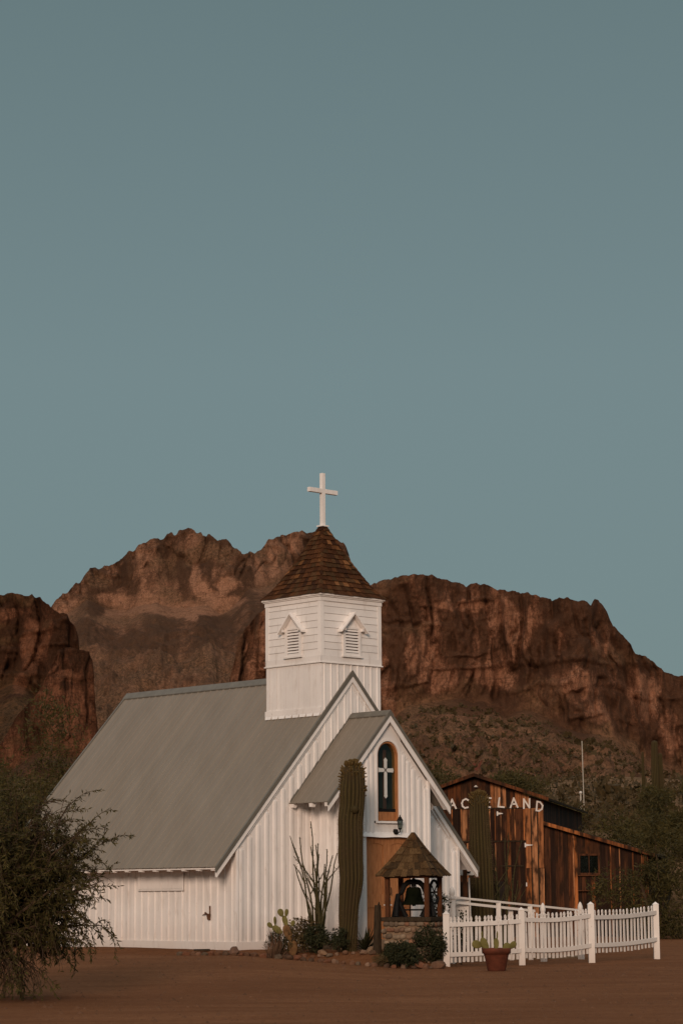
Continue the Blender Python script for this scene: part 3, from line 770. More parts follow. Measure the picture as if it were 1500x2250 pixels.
for k in range(7):    # narrow boards between sill and door head
    MB().box(-0.42 + k * 0.12, -0.304 + k * 0.12, PV + 0.002, PV + 0.02, 2.30, WZ0 - 0.052).build('board', M['white'], ch)

# door: casing, two leaves with arched panels, sheet-metal drip hood
DZ1, DH = 2.25, 0.68
for sg in (-1, 1):
    MB().box(sg * DH if sg > 0 else -DH - 0.12, sg * DH + (0.12 if sg > 0 else 0), PV - 0.028, PV - 0.003, 0.05, DZ1 + 0.04).build('door_casing', M['trim'], ch, bevel=0.004)
hood = MB()
xs_ = np.linspace(-DH - 0.14, DH + 0.14, 13)
for a, b_ in zip(xs_[:-1], xs_[1:]):
    wv = lambda x: 0.008 * math.sin(x * 7)
    hood.hexa([(a, PV - 0.055, DZ1 - 0.01 + wv(a)), (b_, PV - 0.055, DZ1 - 0.01 + wv(b_)), (b_, PV - 0.045, DZ1 - 0.01 + wv(b_)), (a, PV - 0.045, DZ1 - 0.01 + wv(a)),
               (a, PV - 0.014, DZ1 + 0.10), (b_, PV - 0.014, DZ1 + 0.10), (b_, PV - 0.004, DZ1 + 0.10), (a, PV - 0.004, DZ1 + 0.10)])
hood.build('door_hood', M['trim'], ch)
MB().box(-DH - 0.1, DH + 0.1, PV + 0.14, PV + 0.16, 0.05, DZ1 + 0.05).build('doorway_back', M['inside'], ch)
for sg in (-1, 1):
    x0, x1 = (0.006, DH - 0.002) if sg > 0 else (-DH + 0.002, -0.006)
    uc = (x0 + x1) / 2; hw = (x1 - x0) / 2
    def segarch(h, z0, z1, rise=0.07, n=12):
        pts = [(uc + h, z0)] + [(uc + h * math.cos(math.pi * k / n), z1 - rise + rise * math.sin(math.pi * k / n)) for k in range(n + 1)] + [(uc - h, z0)]
        return pts
    inn = segarch(hw - 0.10, 1.02, 2.11)
    out = [(x1, 0.86)] + [(uc + hw * math.cos(math.pi * k / 12), DZ1) for k in range(13)] + [(x0, 0.86)]
    leaf = MB().ring(out, inn, pv_(0.05), pv_(0.10))
    inn2 = [(uc + hw - 0.10, 0.22), (uc + hw - 0.10, 0.74), (uc - hw + 0.10, 0.74), (uc - hw + 0.10, 0.22)]
    out2 = [(x1, 0.06), (x1, 0.859), (x0, 0.859), (x0, 0.06)]
    leaf.ring(out2, inn2, pv_(0.05), pv_(0.10))
    lf = leaf.build('door_leaf', M['oak'], ch)
    for k in range(3):   # vertical boards filling the panel
        bw = (2 * hw - 0.2) / 3; bx0 = uc - hw + 0.10 + k * bw
        MB().box(bx0 + 0.002, bx0 + bw - 0.002, PV + 0.068, PV + 0.09, 1.0, 2.115).build('panel', M['oak'], lf)
    MB().box(uc - hw + 0.1, uc + hw - 0.1, PV + 0.068, PV + 0.09, 0.2, 0.76).build('panel', M['oak'], lf)
    MB().tube([(sg * 0.05, PV + 0.045, 1.02), (sg * 0.05, PV - 0.02, 1.02), (sg * 0.05, PV - 0.02, 1.16), (sg * 0.05, PV + 0.045, 1.16)], 0.011, 6).build('handle', M['iron'], lf)

# --- rake boards and grey edge trim
def rake(name, mat, ux, zt, sl, hw, y0, y1, drop0, drop1, sg, parent=ch):
    p = lambda u, dz: (sg * u, zt - u * sl - dz)
    a, b_ = p(0, drop0), p(hw, drop0); c, d = p(hw, drop1), p(0, drop1)
    m = MB()
    m.prism([a, b_, c, d] if sg > 0 else [d, c, b_, a], lambda x, z: (x, y0, z), lambda x, z: (x, y1, z))
    return m.build(name, mat, parent)
for sg in (-1, 1):
    rake('rake_board', M['trim'], 0, ZR, SL, HW - 0.02, -E0 + 0.004, -0.006, 0.085, 0.235, sg)
    rake('rake_trim', M['flash'], 0, ZR, SL, HW + 0.01, -E0 - 0.012, -E0 + 0.035, -0.02, 0.10, sg)
    rake('rake_batten', M['trim'], 0, ZR, SL, HW - 0.9, -0.032, -0.013, 0.257, 0.33, sg)
    rake('rake_board', M['trim'], 0, PZ, PSL, PQ - 0.015, -PP + 0.004, -PP + 0.034, 0.04, 0.215, sg)
    rake('rake_trim', M['flash'], 0, PZ, PSL, PQ + 0.008, -PP - 0.012, -PP + 0.03, -0.028, 0.065, sg)
    rake('soffit_board', M['trim'], 0, PZ, PSL, PQ - 0.03, -PP + 0.036, PV - 0.002, 0.06, 0.08, sg)
    rake('back_rake_trim', M['flash'], 0, ZR, SL, HW + 0.01, LEN - 0.04, LEN + 0.015, -0.035, 0.10, sg)

# --- roof sheets: ribs run down the slope
def roof_panels(hw, zt, sl, y0, count, pw_, sg, name='roof_panel', trap=0.024, rh=0.012):
    nrm = Vector((sg * sl, 0, 1)).normalized()
    c = pw_ / 2
    prof = [(0, 0), (c - trap, 0), (c - trap * 0.45, rh), (c + trap * 0.45, rh), (c + trap, 0), (pw_, 0)]
    f_lo = lambda a, o: (sg * hw + nrm.x * o, a, zt - hw * sl + nrm.z * o)
    f_hi = lambda a, o: (nrm.x * o, a, zt + nrm.z * o)
    me = sheet(prof, f_lo, f_hi, -nrm, 0.014).mesh(name)
    for i in range(count):
        link(name, me, M['roof'], ch, loc=(0, y0 + i * pw_, random.uniform(-0.0015, 0.0015)))
rp = (LEN + E0) / 35
for sg in (-1, 1):
    roof_panels(HW, ZR, SL, -E0, 35, rp, sg)
    roof_panels(PQ, PZ, PSL, -PP, 6, PP / 6 + 0.012, sg, 'roof_panel', 0.022, 0.010)
def ridge_cap(zt, sl, y0, y1, w_, name='ridge_cap'):
    m = MB(); t = 0.036
    pts = [(0, zt + t + 0.012), (w_, zt + t - w_ * sl + 0.01), (w_, zt + t - w_ * sl - 0.012), (0, zt + t - 0.012), (-w_, zt + t - w_ * sl - 0.012), (-w_, zt + t - w_ * sl + 0.01)]
    m.prism(pts[::-1], lambda x, z: (x, y0, z), lambda x, z: (x, y1, z))
    return m.build(name, M['flash'], ch)
ridge_cap(ZR, SL, 1.86, LEN + 0.02, 0.13)
ridge_cap(PZ, PSL, -PP - 0.014, -0.0, 0.10)
# ragged flashing where the portico roof meets the gable
fl = MB()
for sg in (-1, 1):
    for k in range(16):
        u0, u1 = k * PQ / 16, (k + 1) * PQ / 16
        h = 0.03 + random.uniform(0, 0.03)
        fl.hexa([(sg * u0, -0.052, portico_z(u0) + 0.0), (sg * u1, -0.052, portico_z(u1) + 0.0), (sg * u1, -0.04, portico_z(u1)), (sg * u0, -0.04, portico_z(u0)),
                 (sg * u0, -0.052, portico_z(u0) + h + 0.02), (sg * u1, -0.052, portico_z(u1) + h), (sg * u1, -0.04, portico_z(u1) + h), (sg * u0, -0.04, portico_z(u0) + h + 0.02)])
fl.build('flashing', M['flash'], ch)
# eave fascia and rafter tails
for sg in (-1, 1):
    for k in range(17):
        y = 0.05 + k * 0.49
        MB().prism([(HW - 0.03, ZE + 0.0), (HW - 0.045, ZE - 0.075), (HW - 0.12, ZE - 0.085), (W - 0.05, roof_z(W) - 0.14), (W - 0.05, roof_z(W) - 0.03)],
                   lambda x, z: (sg * x, y, z), lambda x, z: (sg * x, y + 0.11, z)).build('rafter_tail', M['trim'], ch)
    for y in (-PP + 0.05, -0.72, -0.12):
        MB().prism([(PQ - 0.02, PZE - 0.0), (PQ - 0.035, PZE - 0.09), (PQ - 0.1, PZE - 0.10), (PW - 0.02, portico_z(PW) - 0.13), (PW - 0.02, portico_z(PW) - 0.03)],
                   lambda x, z: (sg * x, y, z), lambda x, z: (sg * x, y + 0.10, z)).build('rafter_tail', M['trim'], ch)
    MB().prism([(W - 0.03, roof_z(W) - 0.05), (HW - 0.03, ZE - 0.025), (HW - 0.03, ZE - 0.045), (W - 0.03, roof_z(W) - 0.07)], lambda x, z: (sg * x, -0.02, z), lambda x, z: (sg * x, LEN - 0.05, z)).build('soffit_board', M['trim'], ch)

# hatch high on the side wall
ht = MB().box(-W - 0.050, -W - 0.026, 1.74, 3.24, 1.17, 1.62).build('wall_hatch', M['white'], ch)
MB().box(-W - 0.066, -W - 0.0505, 1.70, 3.28, 1.125, 1.165).build('ledge', M['trim'], ht)
MB().box(-W - 0.062, -W - 0.0505, 1.70, 1.738, 1.166, 1.62).build('stile', M['trim'], ht)
MB().box(-W - 0.062, -W - 0.0505, 3.242, 3.28, 1.166, 1.62).build('stile', M['trim'], ht)
MB().box(-W - 0.058, -W - 0.0505, 2.47, 2.505, 1.166, 1.62).build('stile', M['trim'], ht)

# ------------------------------------------------------------------ tower
T, V0, ZB, ZC, TB = 0.909, -0.02, 6.101, 7.61, 4.95
VC = V0 + T
tw = MB()
tw.box(-T + 0.02, T - 0.02, V0 + 0.02, V0 + 2 * T - 0.02, 4.0, ZC - 0.02)
tower = tw.build('tower', M['white'], ch)
# four faces: (s along the face, z, out) -> chapel frame
FACES = {'left': lambda s, z, o: (-T - o, VC - s, z), 'front': lambda s, z, o: (s, V0 - o, z),
         'right': lambda s, z, o: (T + o, VC + s, z), 'back': lambda s, z, o: (-s, V0 + 2 * T + o, z)}
def fbox(F, s0, s1, z0, z1, o0, o1, m=None):
    m = m or MB()
    return m.hexa([F(s0, z0, o1), F(s1, z0, o1), F(s1, z0, o0), F(s0, z0, o0), F(s0, z1, o1), F(s1, z1, o1), F(s1, z1, o0), F(s0, z1, o0)])
for nm, F in FACES.items():
    # lapped boards
    nb = 8; z0 = ZB + 0.14; hb = (ZC - 0.16 - z0) / (nb - 0.4)
    for k in range(nb):
        za = z0 + k * hb; zb_ = min(za + hb - 0.006, ZC - 0.1)
        m = MB().hexa([F(-T + 0.08, za, 0.012), F(T - 0.08, za, 0.012), F(T - 0.08, za, -0.02), F(-T + 0.08, za, -0.02),
                       F(-T + 0.08, zb_, 0.001), F(T - 0.08, zb_, 0.001), F(T - 0.08, zb_, -0.02), F(-T + 0.08, zb_, -0.02)])
        m.build('clapboard', M['white'], tower)
    fbox(F, -T - 0.024, T + 0.022, ZB + 0.012, ZB + 0.137, 0.0, 0.022).build('belt_board', M['trim'], tower)
    fbox(F, -T - 0.045, T + 0.042, ZB - 0.018, ZB + 0.010, 0.0, 0.043).build('belt_ledge', M['trim'], tower, bevel=0.003)
    fbox(F, -T - 0.020, -T + 0.082, ZB + 0.139, ZC - 0.145, 0.0, 0.021).build('corner_board', M['trim'], tower)
    fbox(F, T - 0.082, T - 0.001, ZB + 0.139, ZC - 0.145, 0.0, 0.0205).build('corner_board', M['trim'], tower)
    fbox(F, -T - 0.033, T + 0.031, ZC - 0.143, ZC - 0.052, 0.0, 0.032).build('frieze', M['trim'], tower)
    c1 = MB(); fbox(F, -T - 0.058, T + 0.056, ZC - 0.050, ZC - 0.024, 0.0, 0.057, c1); fbox(F, -T - 0.085, T + 0.083, ZC - 0.023, ZC + 0.022, 0.0, 0.084, c1)
    c1.build('cornice', M['trim'], tower)
# lower stage: uneven battens on the side, ribbed sheet on the front
x = -T + 0.0
F = FACES['left']
while x < T - 0.05:
    bw = random.choice((0.10, 0.14, 0.19, 0.12, 0.24)); bw = min(bw, T - x)
    o = random.uniform(0.003, 0.016)
    fbox(F, x + 0.003, x + bw - 0.003, TB - 0.1, ZB - 0.02, -0.02, o).build('board', M['white'], tower)
    x += bw
for k in range(9):
    s0 = -T + k * 2 * T / 9
    prof = rib_profile(2 * T / 9 - 0.002, 0.03, 0.02)
    for nm in ('front', 'right', 'back'):
        F = FACES[nm]
        n0 = F(0, 0, -1); n1 = F(0, 0, 0); td = [a - b_ for a, b_ in zip(n0, n1)]
        sheet(prof, lambda a, o: F(s0 + a, TB - 0.9, o), lambda a, o: F(s0 + a, ZB - 0.02, o), td).build('siding_panel', M['white'], tower)
F = FACES['left']
sk = MB(); fbox(F, -T - 0.03, T - 0.0, TB + 0.03, TB + 0.15, 0.0, 0.03, sk)
n_ = 8
for k in range(n_):    # skirt scribed over the roof ribs
    s0 = -T - 0.03 + k * (2 * T + 0.03) / n_; s1 = s0 + (2 * T + 0.03) / n_
    sk.hexa([F(s0 + 0.03, TB - 0.04, 0.055), F(s1 - 0.03, TB - 0.04, 0.055), F(s1 - 0.03, TB - 0.04, 0.02), F(s0 + 0.03, TB - 0.04, 0.02), F(s0 + 0.005, TB + 0.029, 0.03), F(s1 - 0.005, TB + 0.029, 0.03), F(s1 - 0.005, TB + 0.029, 0.0), F(s0 + 0.005, TB + 0.029, 0.0)])
sk.build('flashing_skirt', M['trim'], tower)

def louver(F, sc):
    z0, z1, h = 6.345, 6.88, 0.20
    fr = MB()
    fbox(F, sc - h - 0.07, sc - h, z0 - 0.06, z1 + 0.05, 0.0, 0.05, fr); fbox(F, sc + h, sc + h + 0.07, z0 - 0.06, z1 + 0.05, 0.0, 0.05, fr)
    fbox(F, sc - h, sc + h, z1, z1 + 0.05, 0.0, 0.048, fr)
    v = fr.build('louver_vent', M['trim'], ch)
    fbox(F, sc - h - 0.10, sc + h + 0.10, z0 - 0.10, z0 - 0.062, 0.0, 0.075).build('sill', M['trim'], v)
    fbox(F, sc - h + 0.001, sc + h - 0.001, z0 - 0.06, z0, 0.0, 0.045).build('bottom_rail', M['trim'], v)
    fbox(F, sc - h + 0.001, sc + h - 0.001, z0, z1, 0.0, 0.013).build('back_panel', M['post'], v)
    for k in range(8):
        za = z0 + 0.012 + k * (z1 - z0) / 8
        MB().hexa([F(sc - h + 0.004, za, 0.048), F(sc + h - 0.004, za, 0.048), F(sc + h - 0.004, za + 0.006, 0.015), F(sc - h + 0.004, za + 0.006, 0.015),
                   F(sc - h + 0.004, za + 0.03, 0.043), F(sc + h - 0.004, za + 0.03, 0.043), F(sc + h - 0.004, za + 0.05, 0.015), F(sc - h + 0.004, za + 0.05, 0.015)]).build('slat', M['trim'], v)
    # little gabled hood
    pk = 7.265; ez = 6.84; eh = 0.40
    ped = MB(); ped.hexa([F(sc - 0.25, z1 + 0.051, 0.03), F(sc + 0.25, z1 + 0.051, 0.03), F(sc + 0.25, z1 + 0.051, 0.0), F(sc - 0.25, z1 + 0.051, 0.0), F(sc - 0.01, pk - 0.06, 0.03), F(sc + 0.01, pk - 0.06, 0.03), F(sc + 0.01, pk - 0.06, 0.0), F(sc - 0.01, pk - 0.06, 0.0)])
    pd = ped.build('pediment', M['trim'], v)
    for sg in (-1, 1):
        MB().hexa([F(sc, pk - 0.045, 0.16), F(sc + sg * eh, ez - 0.045, 0.16), F(sc + sg * eh, ez - 0.045, 0.0), F(sc, pk - 0.045, 0.0),
                   F(sc, pk, 0.16), F(sc + sg * eh, ez, 0.16), F(sc + sg * eh, ez, 0.0), F(sc, pk, 0.0)]).build('hood_board', M['trim'], v)
        fbox(F, sc + sg * 0.27 - 0.02, sc + sg * 0.27 + 0.02, ez + 0.0, ez + 0.06, 0.0, 0.13).build('bracket', M['trim'], v)
louver(FACES['left'], 0.03); louver(FACES['front'], 0.0); louver(FACES['right'], 0.0)

# ------------------------------------------------------------------ shingled steeple
SZ0, SZ1 = ZC + 0.02, 9.33
def st_r(t):       # half width against height, flared at the eave
    return (T + 0.095) * np.interp(t, [0, 0.04, 0.12, 0.26, 0.52, 1.0], [1.0, 0.92, 0.81, 0.665, 0.42, 0.045])
NC = 15
core = MB()
rings = np.linspace(0, 1, 24)
vs = []; fs = []
for t in rings:
    r = st_r(t) - 0.014; z = SZ0 + t * (SZ1 - SZ0)
    vs += [(-r, VC - r, z), (r, VC - r, z), (r, VC + r, z), (-r, VC + r, z)]
for i in range(len(rings) - 1):
    for k in range(4): fs.append((4 * i + k, 4 * i + (k + 1) % 4, 4 * i + 4 + (k + 1) % 4, 4 * i + 4 + k))
fs += [(3, 2, 1, 0), tuple(range(len(vs) - 4, len(vs)))]
core.add(vs, fs)
steeple = core.build('steeple_roof', M['post'], ch)
CEDAR = [(0.060, 0.024, 0.010), (0.085, 0.034, 0.014), (0.115, 0.046, 0.018), (0.070, 0.036, 0.016), (0.17, 0.072, 0.026), (0.10, 0.05, 0.022), (0.05, 0.022, 0.011), (0.24, 0.105, 0.042)]
CW = [6, 9, 5, 5, 1.2, 4, 5, 0.5]
def shingle_mesh(F2, s0a, s1a, s0b, s1b, ta, tb, lift=0.020):
    za, zb_ = SZ0 + ta * (SZ1 - SZ0), SZ0 + tb * (SZ1 - SZ0)
    ra, rb = st_r(ta), st_r(tb)
    return MB().hexa([F2(s0a, ra + lift, za), F2(s1a, ra + lift, za), F2(s1a, ra - 0.004, za + 0.004), F2(s0a, ra - 0.004, za + 0.004),
                      F2(s0b, rb + 0.004, zb_), F2(s1b, rb + 0.004, zb_), F2(s1b, rb - 0.012, zb_), F2(s0b, rb - 0.012, zb_)])
SF = {'left': lambda s, r, z: (-r, VC - s, z), 'front': lambda s, r, z: (s, VC - r, z), 'right': lambda s, r, z: (r, VC + s, z), 'back': lambda s, r, z: (-s, VC + r, z)}
hid = MB()
for nm, F2 in SF.items():
    for c in range(NC):
        ta, tb = c / NC, min((c + 1.12) / NC, 1.0)
        ra, rb = float(st_r(ta)), float(st_r(tb))
        n_ = max(2, round(2 * ra / 0.145))
        cuts = np.linspace(-1, 1, n_ + 1); off = 0.5 / n_ if c % 2 else -0.3 / n_
        cuts[1:-1] += off + RNG.uniform(-0.25, 0.25, n_ - 1) / n_
        for k in range(n_):
            a, b_ = cuts[k], cuts[k + 1]
            m = shingle_mesh(F2, a * ra + 0.003, b_ * ra - 0.003, a * rb + 0.003, b_ * rb - 0.003, ta + random.uniform(-0.006, 0.003), tb, 0.026 + random.uniform(0, 0.012))
            if nm in ('left', 'front'):
                m.build('shingle', M['shingle'], steeple, col=random.choices(CEDAR, CW)[0])
            else:
                hid.add(m.v, m.f)
h = hid.build('shingles_far_side', M['shingle'], steeple, col=CEDAR[1]); h['kind'] = 'stuff'
for (sx, sy) in ((-1, -1), (1, -1), (-1, 1)):
    for c in range(NC):
        ta, tb = c / NC - 0.004, min((c + 1.15) / NC, 1.0)
        ra, rb = float(st_r(ta)) + 0.018, float(st_r(tb)) + 0.010
        za, zb_ = SZ0 + ta * (SZ1 - SZ0) + 0.01, SZ0 + tb * (SZ1 - SZ0) + 0.008
        wd = 0.075
        P = lambda r, dx, dy, z: (sx * (r - dx), VC + sy * (r - dy), z)
        m = MB().add([P(ra, 0, wd, za), P(ra, 0, 0, za + 0.012), P(ra, wd, 0, za), P(rb, 0, wd * 0.8, zb_), P(rb, 0, 0, zb_ + 0.008), P(rb, wd * 0.8, 0, zb_), P(ra - 0.03, 0, 0, za - 0.012)],
                     [(0, 1, 4, 3), (1, 2, 5, 4), (0, 6, 1), (1, 6, 2)])
        m.build('hip_cap', M['shingle'], steeple, col=random.choices(CEDAR, CW)[0])
# cross on the steeple
cr = MB().box(-0.048, 0.048, VC - 0.045, VC + 0.045, 9.30, 10.557).build('cross', M['trim'], ch, bevel=0.004)
MB().box(-0.435, -0.05, VC - 0.047, VC + 0.043, 10.092, 10.192).build('cross_arm', M['trim'], cr, bevel=0.004)
MB().box(0.05, 0.435, VC - 0.047, VC + 0.043, 10.090, 10.190).build('cross_arm', M['trim'], cr, bevel=0.004)
MB().box(-0.10, 0.10, VC - 0.10, VC + 0.10, 9.315, 9.345).build('base_plate', M['trim'], cr)

# ------------------------------------------------------------------ wall lantern and rusty ornament on the chapel
def from_chapel(x, y, z): return tuple(ch_m @ Vector((x, y, z)))
ch_m = Matrix.Translation((0.1758, 52.0, 0.516)) @ Matrix.Rotation(R(43.0), 4, 'Z')
ln = thing('wall_lantern', from_chapel(0.20, PV - 0.002, 2.36), R(43.0), 'small black iron coach lantern on the wall above the chapel door', 'lantern')
MB().lathe([(0.0, -0.06), (0.05, -0.055), (0.062, 0), (0.05, 0.055), (0.0, 0.06)], 12, (0, -0.02, 0.0)).build('wall_plate', M['iron'], ln, True)
MB().tube([(0, -0.01, 0.0), (0, -0.10, -0.03), (0, -0.16, 0.0), (0, -0.16, 0.05)], 0.012, 6).build('bracket', M['iron'], ln)
MB().lathe([(0.0, 0.0), (0.03, 0.005), (0.045, 0.03), (0.04, 0.035)], 6, (0, -0.16, 0.04)).build('base', M['iron'], ln)
MB().lathe([(0.036, 0.0), (0.055, 0.16)], 6, (0, -0.16, 0.075)).build('glass', M['glass'], ln)
cg = MB()
for k in range(6):
    t = math.pi * k / 3
    cg.tube([(0.038 * math.cos(t), -0.16 + 0.038 * math.sin(t), 0.07), (0.058 * math.cos(t), -0.16 + 0.058 * math.sin(t), 0.24)], 0.006, 4)
cg.build('cage', M['iron'], ln)
MB().lathe([(0.078, 0.0), (0.07, 0.012), (0.03, 0.08), (0.014, 0.09), (0.014, 0.105), (0.006, 0.13)], 6, (0, -0.16, 0.236)).build('cap', M['iron'], ln)

wo = thing('wall_ornament', from_chapel(-W - 0.03, 0.85, 0.6), R(43.0), 'rusty iron tool hung on the chapel side wall near its front corner', 'tool')
MB().hexa([(-0.02, -0.05, -0.14), (-0.02, 0.09, -0.12), (0.0, 0.09, -0.12), (0.0, -0.05, -0.14), (-0.02, -0.07, 0.04), (-0.02, 0.14, 0.06), (0.0, 0.14, 0.06), (0.0, -0.07, 0.04)]).build('blade', M['rust'], wo)
MB().box(-0.018, -0.003, -0.06, -0.01, 0.03, 0.28).build('shank', M['rust'], wo)
MB().tube([(-0.012, 0.13, 0.05), (-0.03, 0.26, 0.03), (-0.02, 0.34, 0.0)], [0.022, 0.014, 0.008], 6).build('spout', M['rust'], wo)
MB().box(-0.03, -0.004, 0.17, 0.21, 0.05, 0.10).build('knob', M['rust'], wo)
wo.scale = (1, 0.62, 0.72)
# ================================================================== the barn
bn = thing('barn', (6.375, 75.0, 0.1), R(-10.95), 'weathered orange-brown plank barn with white letters across its gable and a lean-to', 'barn')
BX0, AX, AZ, EZ = -4.36, -2.18, 5.13, 4.39                  # left end, apex, apex height, right eave (z above the barn base)
BS = (AZ - EZ) / (0 - AX)
def barn_top(x): return AZ - abs(x - AX) * BS
LZ0, LS, LX1 = 3.60, 0.30, 3.25                             # lean-to roof at the barn wall, slope, width
WOOD_D = [(0.022, 0.010, 0.006), (0.035, 0.015, 0.008), (0.055, 0.022, 0.010)]
WOOD_M = [(0.10, 0.034, 0.012), (0.14, 0.048, 0.016), (0.075, 0.028, 0.012)]
WOOD_L = [(0.30, 0.102, 0.031), (0.26, 0.10, 0.038), (0.34, 0.15, 0.066)]
def wood(d, m_, l): return random.choice(random.choices([WOOD_D, WOOD_M, WOOD_L], [d, m_, l])[0])
def vplank(x0, x1, z0, z1a, z1b, y, th=0.025, col=None, name='plank', parent=bn):
    m = MB().hexa([(x0, y, z0), (x1, y, z0), (x1, y + th, z0), (x0, y + th, z0), (x0, y, z1a), (x1, y, z1b), (x1, y + th, z1b), (x0, y + th, z1a)])
    return m.build(name, M['plank'], parent, col=col)
MB().prism([(BX0 + 0.03, 0), (-0.03, 0), (-0.03, EZ - 0.06), (AX, AZ - 0.07), (BX0 + 0.03, EZ - 0.06)], lambda x, z: (x, 0.05, z), lambda x, z: (x, 13.4, z)).build('frame', M['oldwood'], bn)
MB().prism([(0.0, 0), (LX1, 0), (LX1, LZ0 - LX1 * LS - 0.06), (0.0, LZ0 - 0.08)], lambda x, z: (x, 0.08, z), lambda x, z: (x, 13.0, z)).build('lean_to_frame', M['oldwood'], bn)
x = BX0
i = 0
while x < -0.01:
    bw = random.uniform(0.12, 0.19)
    if x + bw > -0.12: bw = -x
    x1 = x + bw
    s1, s2 = 4.10 + random.uniform(-0.01, 0.01), 3.05
    vplank(x + 0.006, x1 - 0.006, s1 + 0.02, barn_top(x) - 0.05, barn_top(x1) - 0.05, random.uniform(0, 0.012), col=wood(4, 5, 2))
    if x < -0.62:
        vplank(x + 0.006, x1 - 0.006, s2 + 0.02, s1 - 0.01, s1 - 0.01, random.uniform(0.006, 0.02), col=wood(8, 3, 0.8))
        vplank(x + 0.006, x1 - 0.006, 0.0, s2 - 0.01, s2 - 0.01, random.uniform(0.006, 0.02), col=wood(9, 3, 0.8))
        if random.random() < 0.55:
            bwid = random.uniform(0.03, 0.05)
            vplank(x1 - bwid / 2, x1 + bwid / 2, s2 + 0.03, s1 - 0.02, s1 - 0.02, -0.02, 0.018, wood(0, 1, 3), 'batten')
        if random.random() < 0.35:
            vplank(x1 - 0.02, x1 + 0.02, 0.1, s2 - 0.05, s2 - 0.05, -0.02, 0.018, wood(1, 2, 1), 'batten')
    x = x1; i += 1
# pale posts beside the barn door
for (px, pw_, c) in ((-0.58, 0.16, WOOD_L[1]), (-0.385, 0.17, WOOD_L[2]), (-0.175, 0.165, WOOD_L[1])):
    vplank(px, px + pw_, 2.2 if px != -0.385 else 0.0, 4.09, 4.09, -0.03, 0.06, c)
    if px != -0.385: vplank(px + 0.01, px + pw_ - 0.005, 0.0, 2.185, 2.185, -0.036, 0.06, random.choice(WOOD_L))
MB().box(BX0 + 0.1, -0.62, -0.03, -0.004, 4.085, 4.12).build('door_track', M['oldwood'], bn)
MB().box(BX0 + 0.1, -0.62, -0.03, -0.004, 3.035, 3.065).build('door_track', M['oldwood'], bn)
MB().box(-1.42, -0.66, -0.028, -0.004, 2.25, 2.29).build('door_rail', M['oldwood'], bn)
# strap hinges
def hinge(x, z, l=0.26):
    hg = MB(); hg.box(x, x + 0.045, -0.055, -0.037, z - 0.07, z + 0.07)
    hg.hexa([(x + 0.046, -0.053, z - 0.035), (x + l, -0.053, z - 0.008), (x + l, -0.037, z - 0.008), (x + 0.046, -0.037, z - 0.035), (x + 0.046, -0.053, z + 0.035), (x + l, -0.053, z + 0.008), (x + l, -0.037, z + 0.008), (x + 0.046, -0.037, z + 0.035)])
    hg.build('hinge', M['rail'], bn)
hinge(-0.62, 2.92); hinge(-1.5, 3.93, 0.2)
MB().box(-0.60, -0.565, -0.06, -0.036, 1.62, 1.74).build('latch', M['rail'], bn)
MB().lathe([(0.0, 0), (0.07, 0.0), (0.05, 0.03), (0.02, 0.06)], 10, (AX + 0.03, -0.08, 4.78)).build('gable_lamp', M['rail'], bn)
# lean-to planks around its window
wx0, wx1, wz0, wz1 = 1.10, 1.72, 2.0, 2.6
x = 0.0
def lean_top(x): return LZ0 - x * LS - 0.06
while x < LX1 - 0.01:
    bw = random.uniform(0.11, 0.18); x1 = min(x + bw, LX1)
    if wx0 - 0.04 < x1 and x < wx1 + 0.04:
        vplank(x + 0.004, x1 - 0.004, wz1, lean_top(x), lean_top(x1), random.uniform(0.02, 0.03), col=wood(3, 3, 1))
        vplank(x + 0.004, x1 - 0.004, 0, wz0, wz0, random.uniform(0.02, 0.03), col=wood(5, 2, 0.6))
    else:
        vplank(x + 0.004, x1 - 0.004, 0, lean_top(x), lean_top(x1), random.uniform(0.02, 0.034), col=wood(9, 3, 0.2))
        if random.random() < 0.5: vplank(x1 - 0.02, x1 + 0.016, 0.1, lean_top(x1) - 0.02, lean_top(x1) - 0.03, 0.0, 0.018, wood(0, 2, 2), 'batten')
    x = x1
wn = MB().ring([(wx1 + 0.03, wz0 - 0.03), (wx1 + 0.03, wz1 + 0.03), (wx0 - 0.03, wz1 + 0.03), (wx0 - 0.03, wz0 - 0.03)], [(wx1 - 0.03, wz0 + 0.03), (wx1 - 0.03, wz1 - 0.03), (wx0 + 0.03, wz1 - 0.03), (wx0 + 0.03, wz0 + 0.03)], lambda x, z: (x, -0.012, z), lambda x, z: (x, 0.05, z)).build('window', M['plank'], bn, col=WOOD_M[2])
for k in range(2):
    MB().box(wx0 + 0.035 + k * 0.285, wx0 + 0.035 + k * 0.285 + 0.26, 0.026, 0.032, wz0 + 0.035, wz1 - 0.035).build('pane', M['glass'], wn)
MB().box(wx0 + 0.297, wx0 + 0.318, 0.01, 0.04, wz0 + 0.03, wz1 - 0.03).build('mullion', M['post'], wn)
MB().box(wx0, wx1, 0.06, 0.075, wz0, wz1).build('dark_backing', M['iron'], wn)  # black sheet, its colour standing in for the unlit inside of the lean-to
MB().box(wx0 - 0.06, wx1 + 0.06, -0.08, -0.0125, wz0 - 0.07, wz0 - 0.032).build('sill', M['post'], wn)
MB().box(wx0 - 0.05, wx1 + 0.08, -0.16, -0.0, 1.46, 1.49).build('shelf', M['post'], bn)
# the barn's side wall above the lean-to
for k in range(58):
    y0 = 0.06 + k * 0.23
    MB().box(-0.029, 0.0, y0, y0 + 0.222, LZ0 - 0.2, EZ - 0.04).build('plank', M['plank'], bn, col=wood(8, 2, 0))
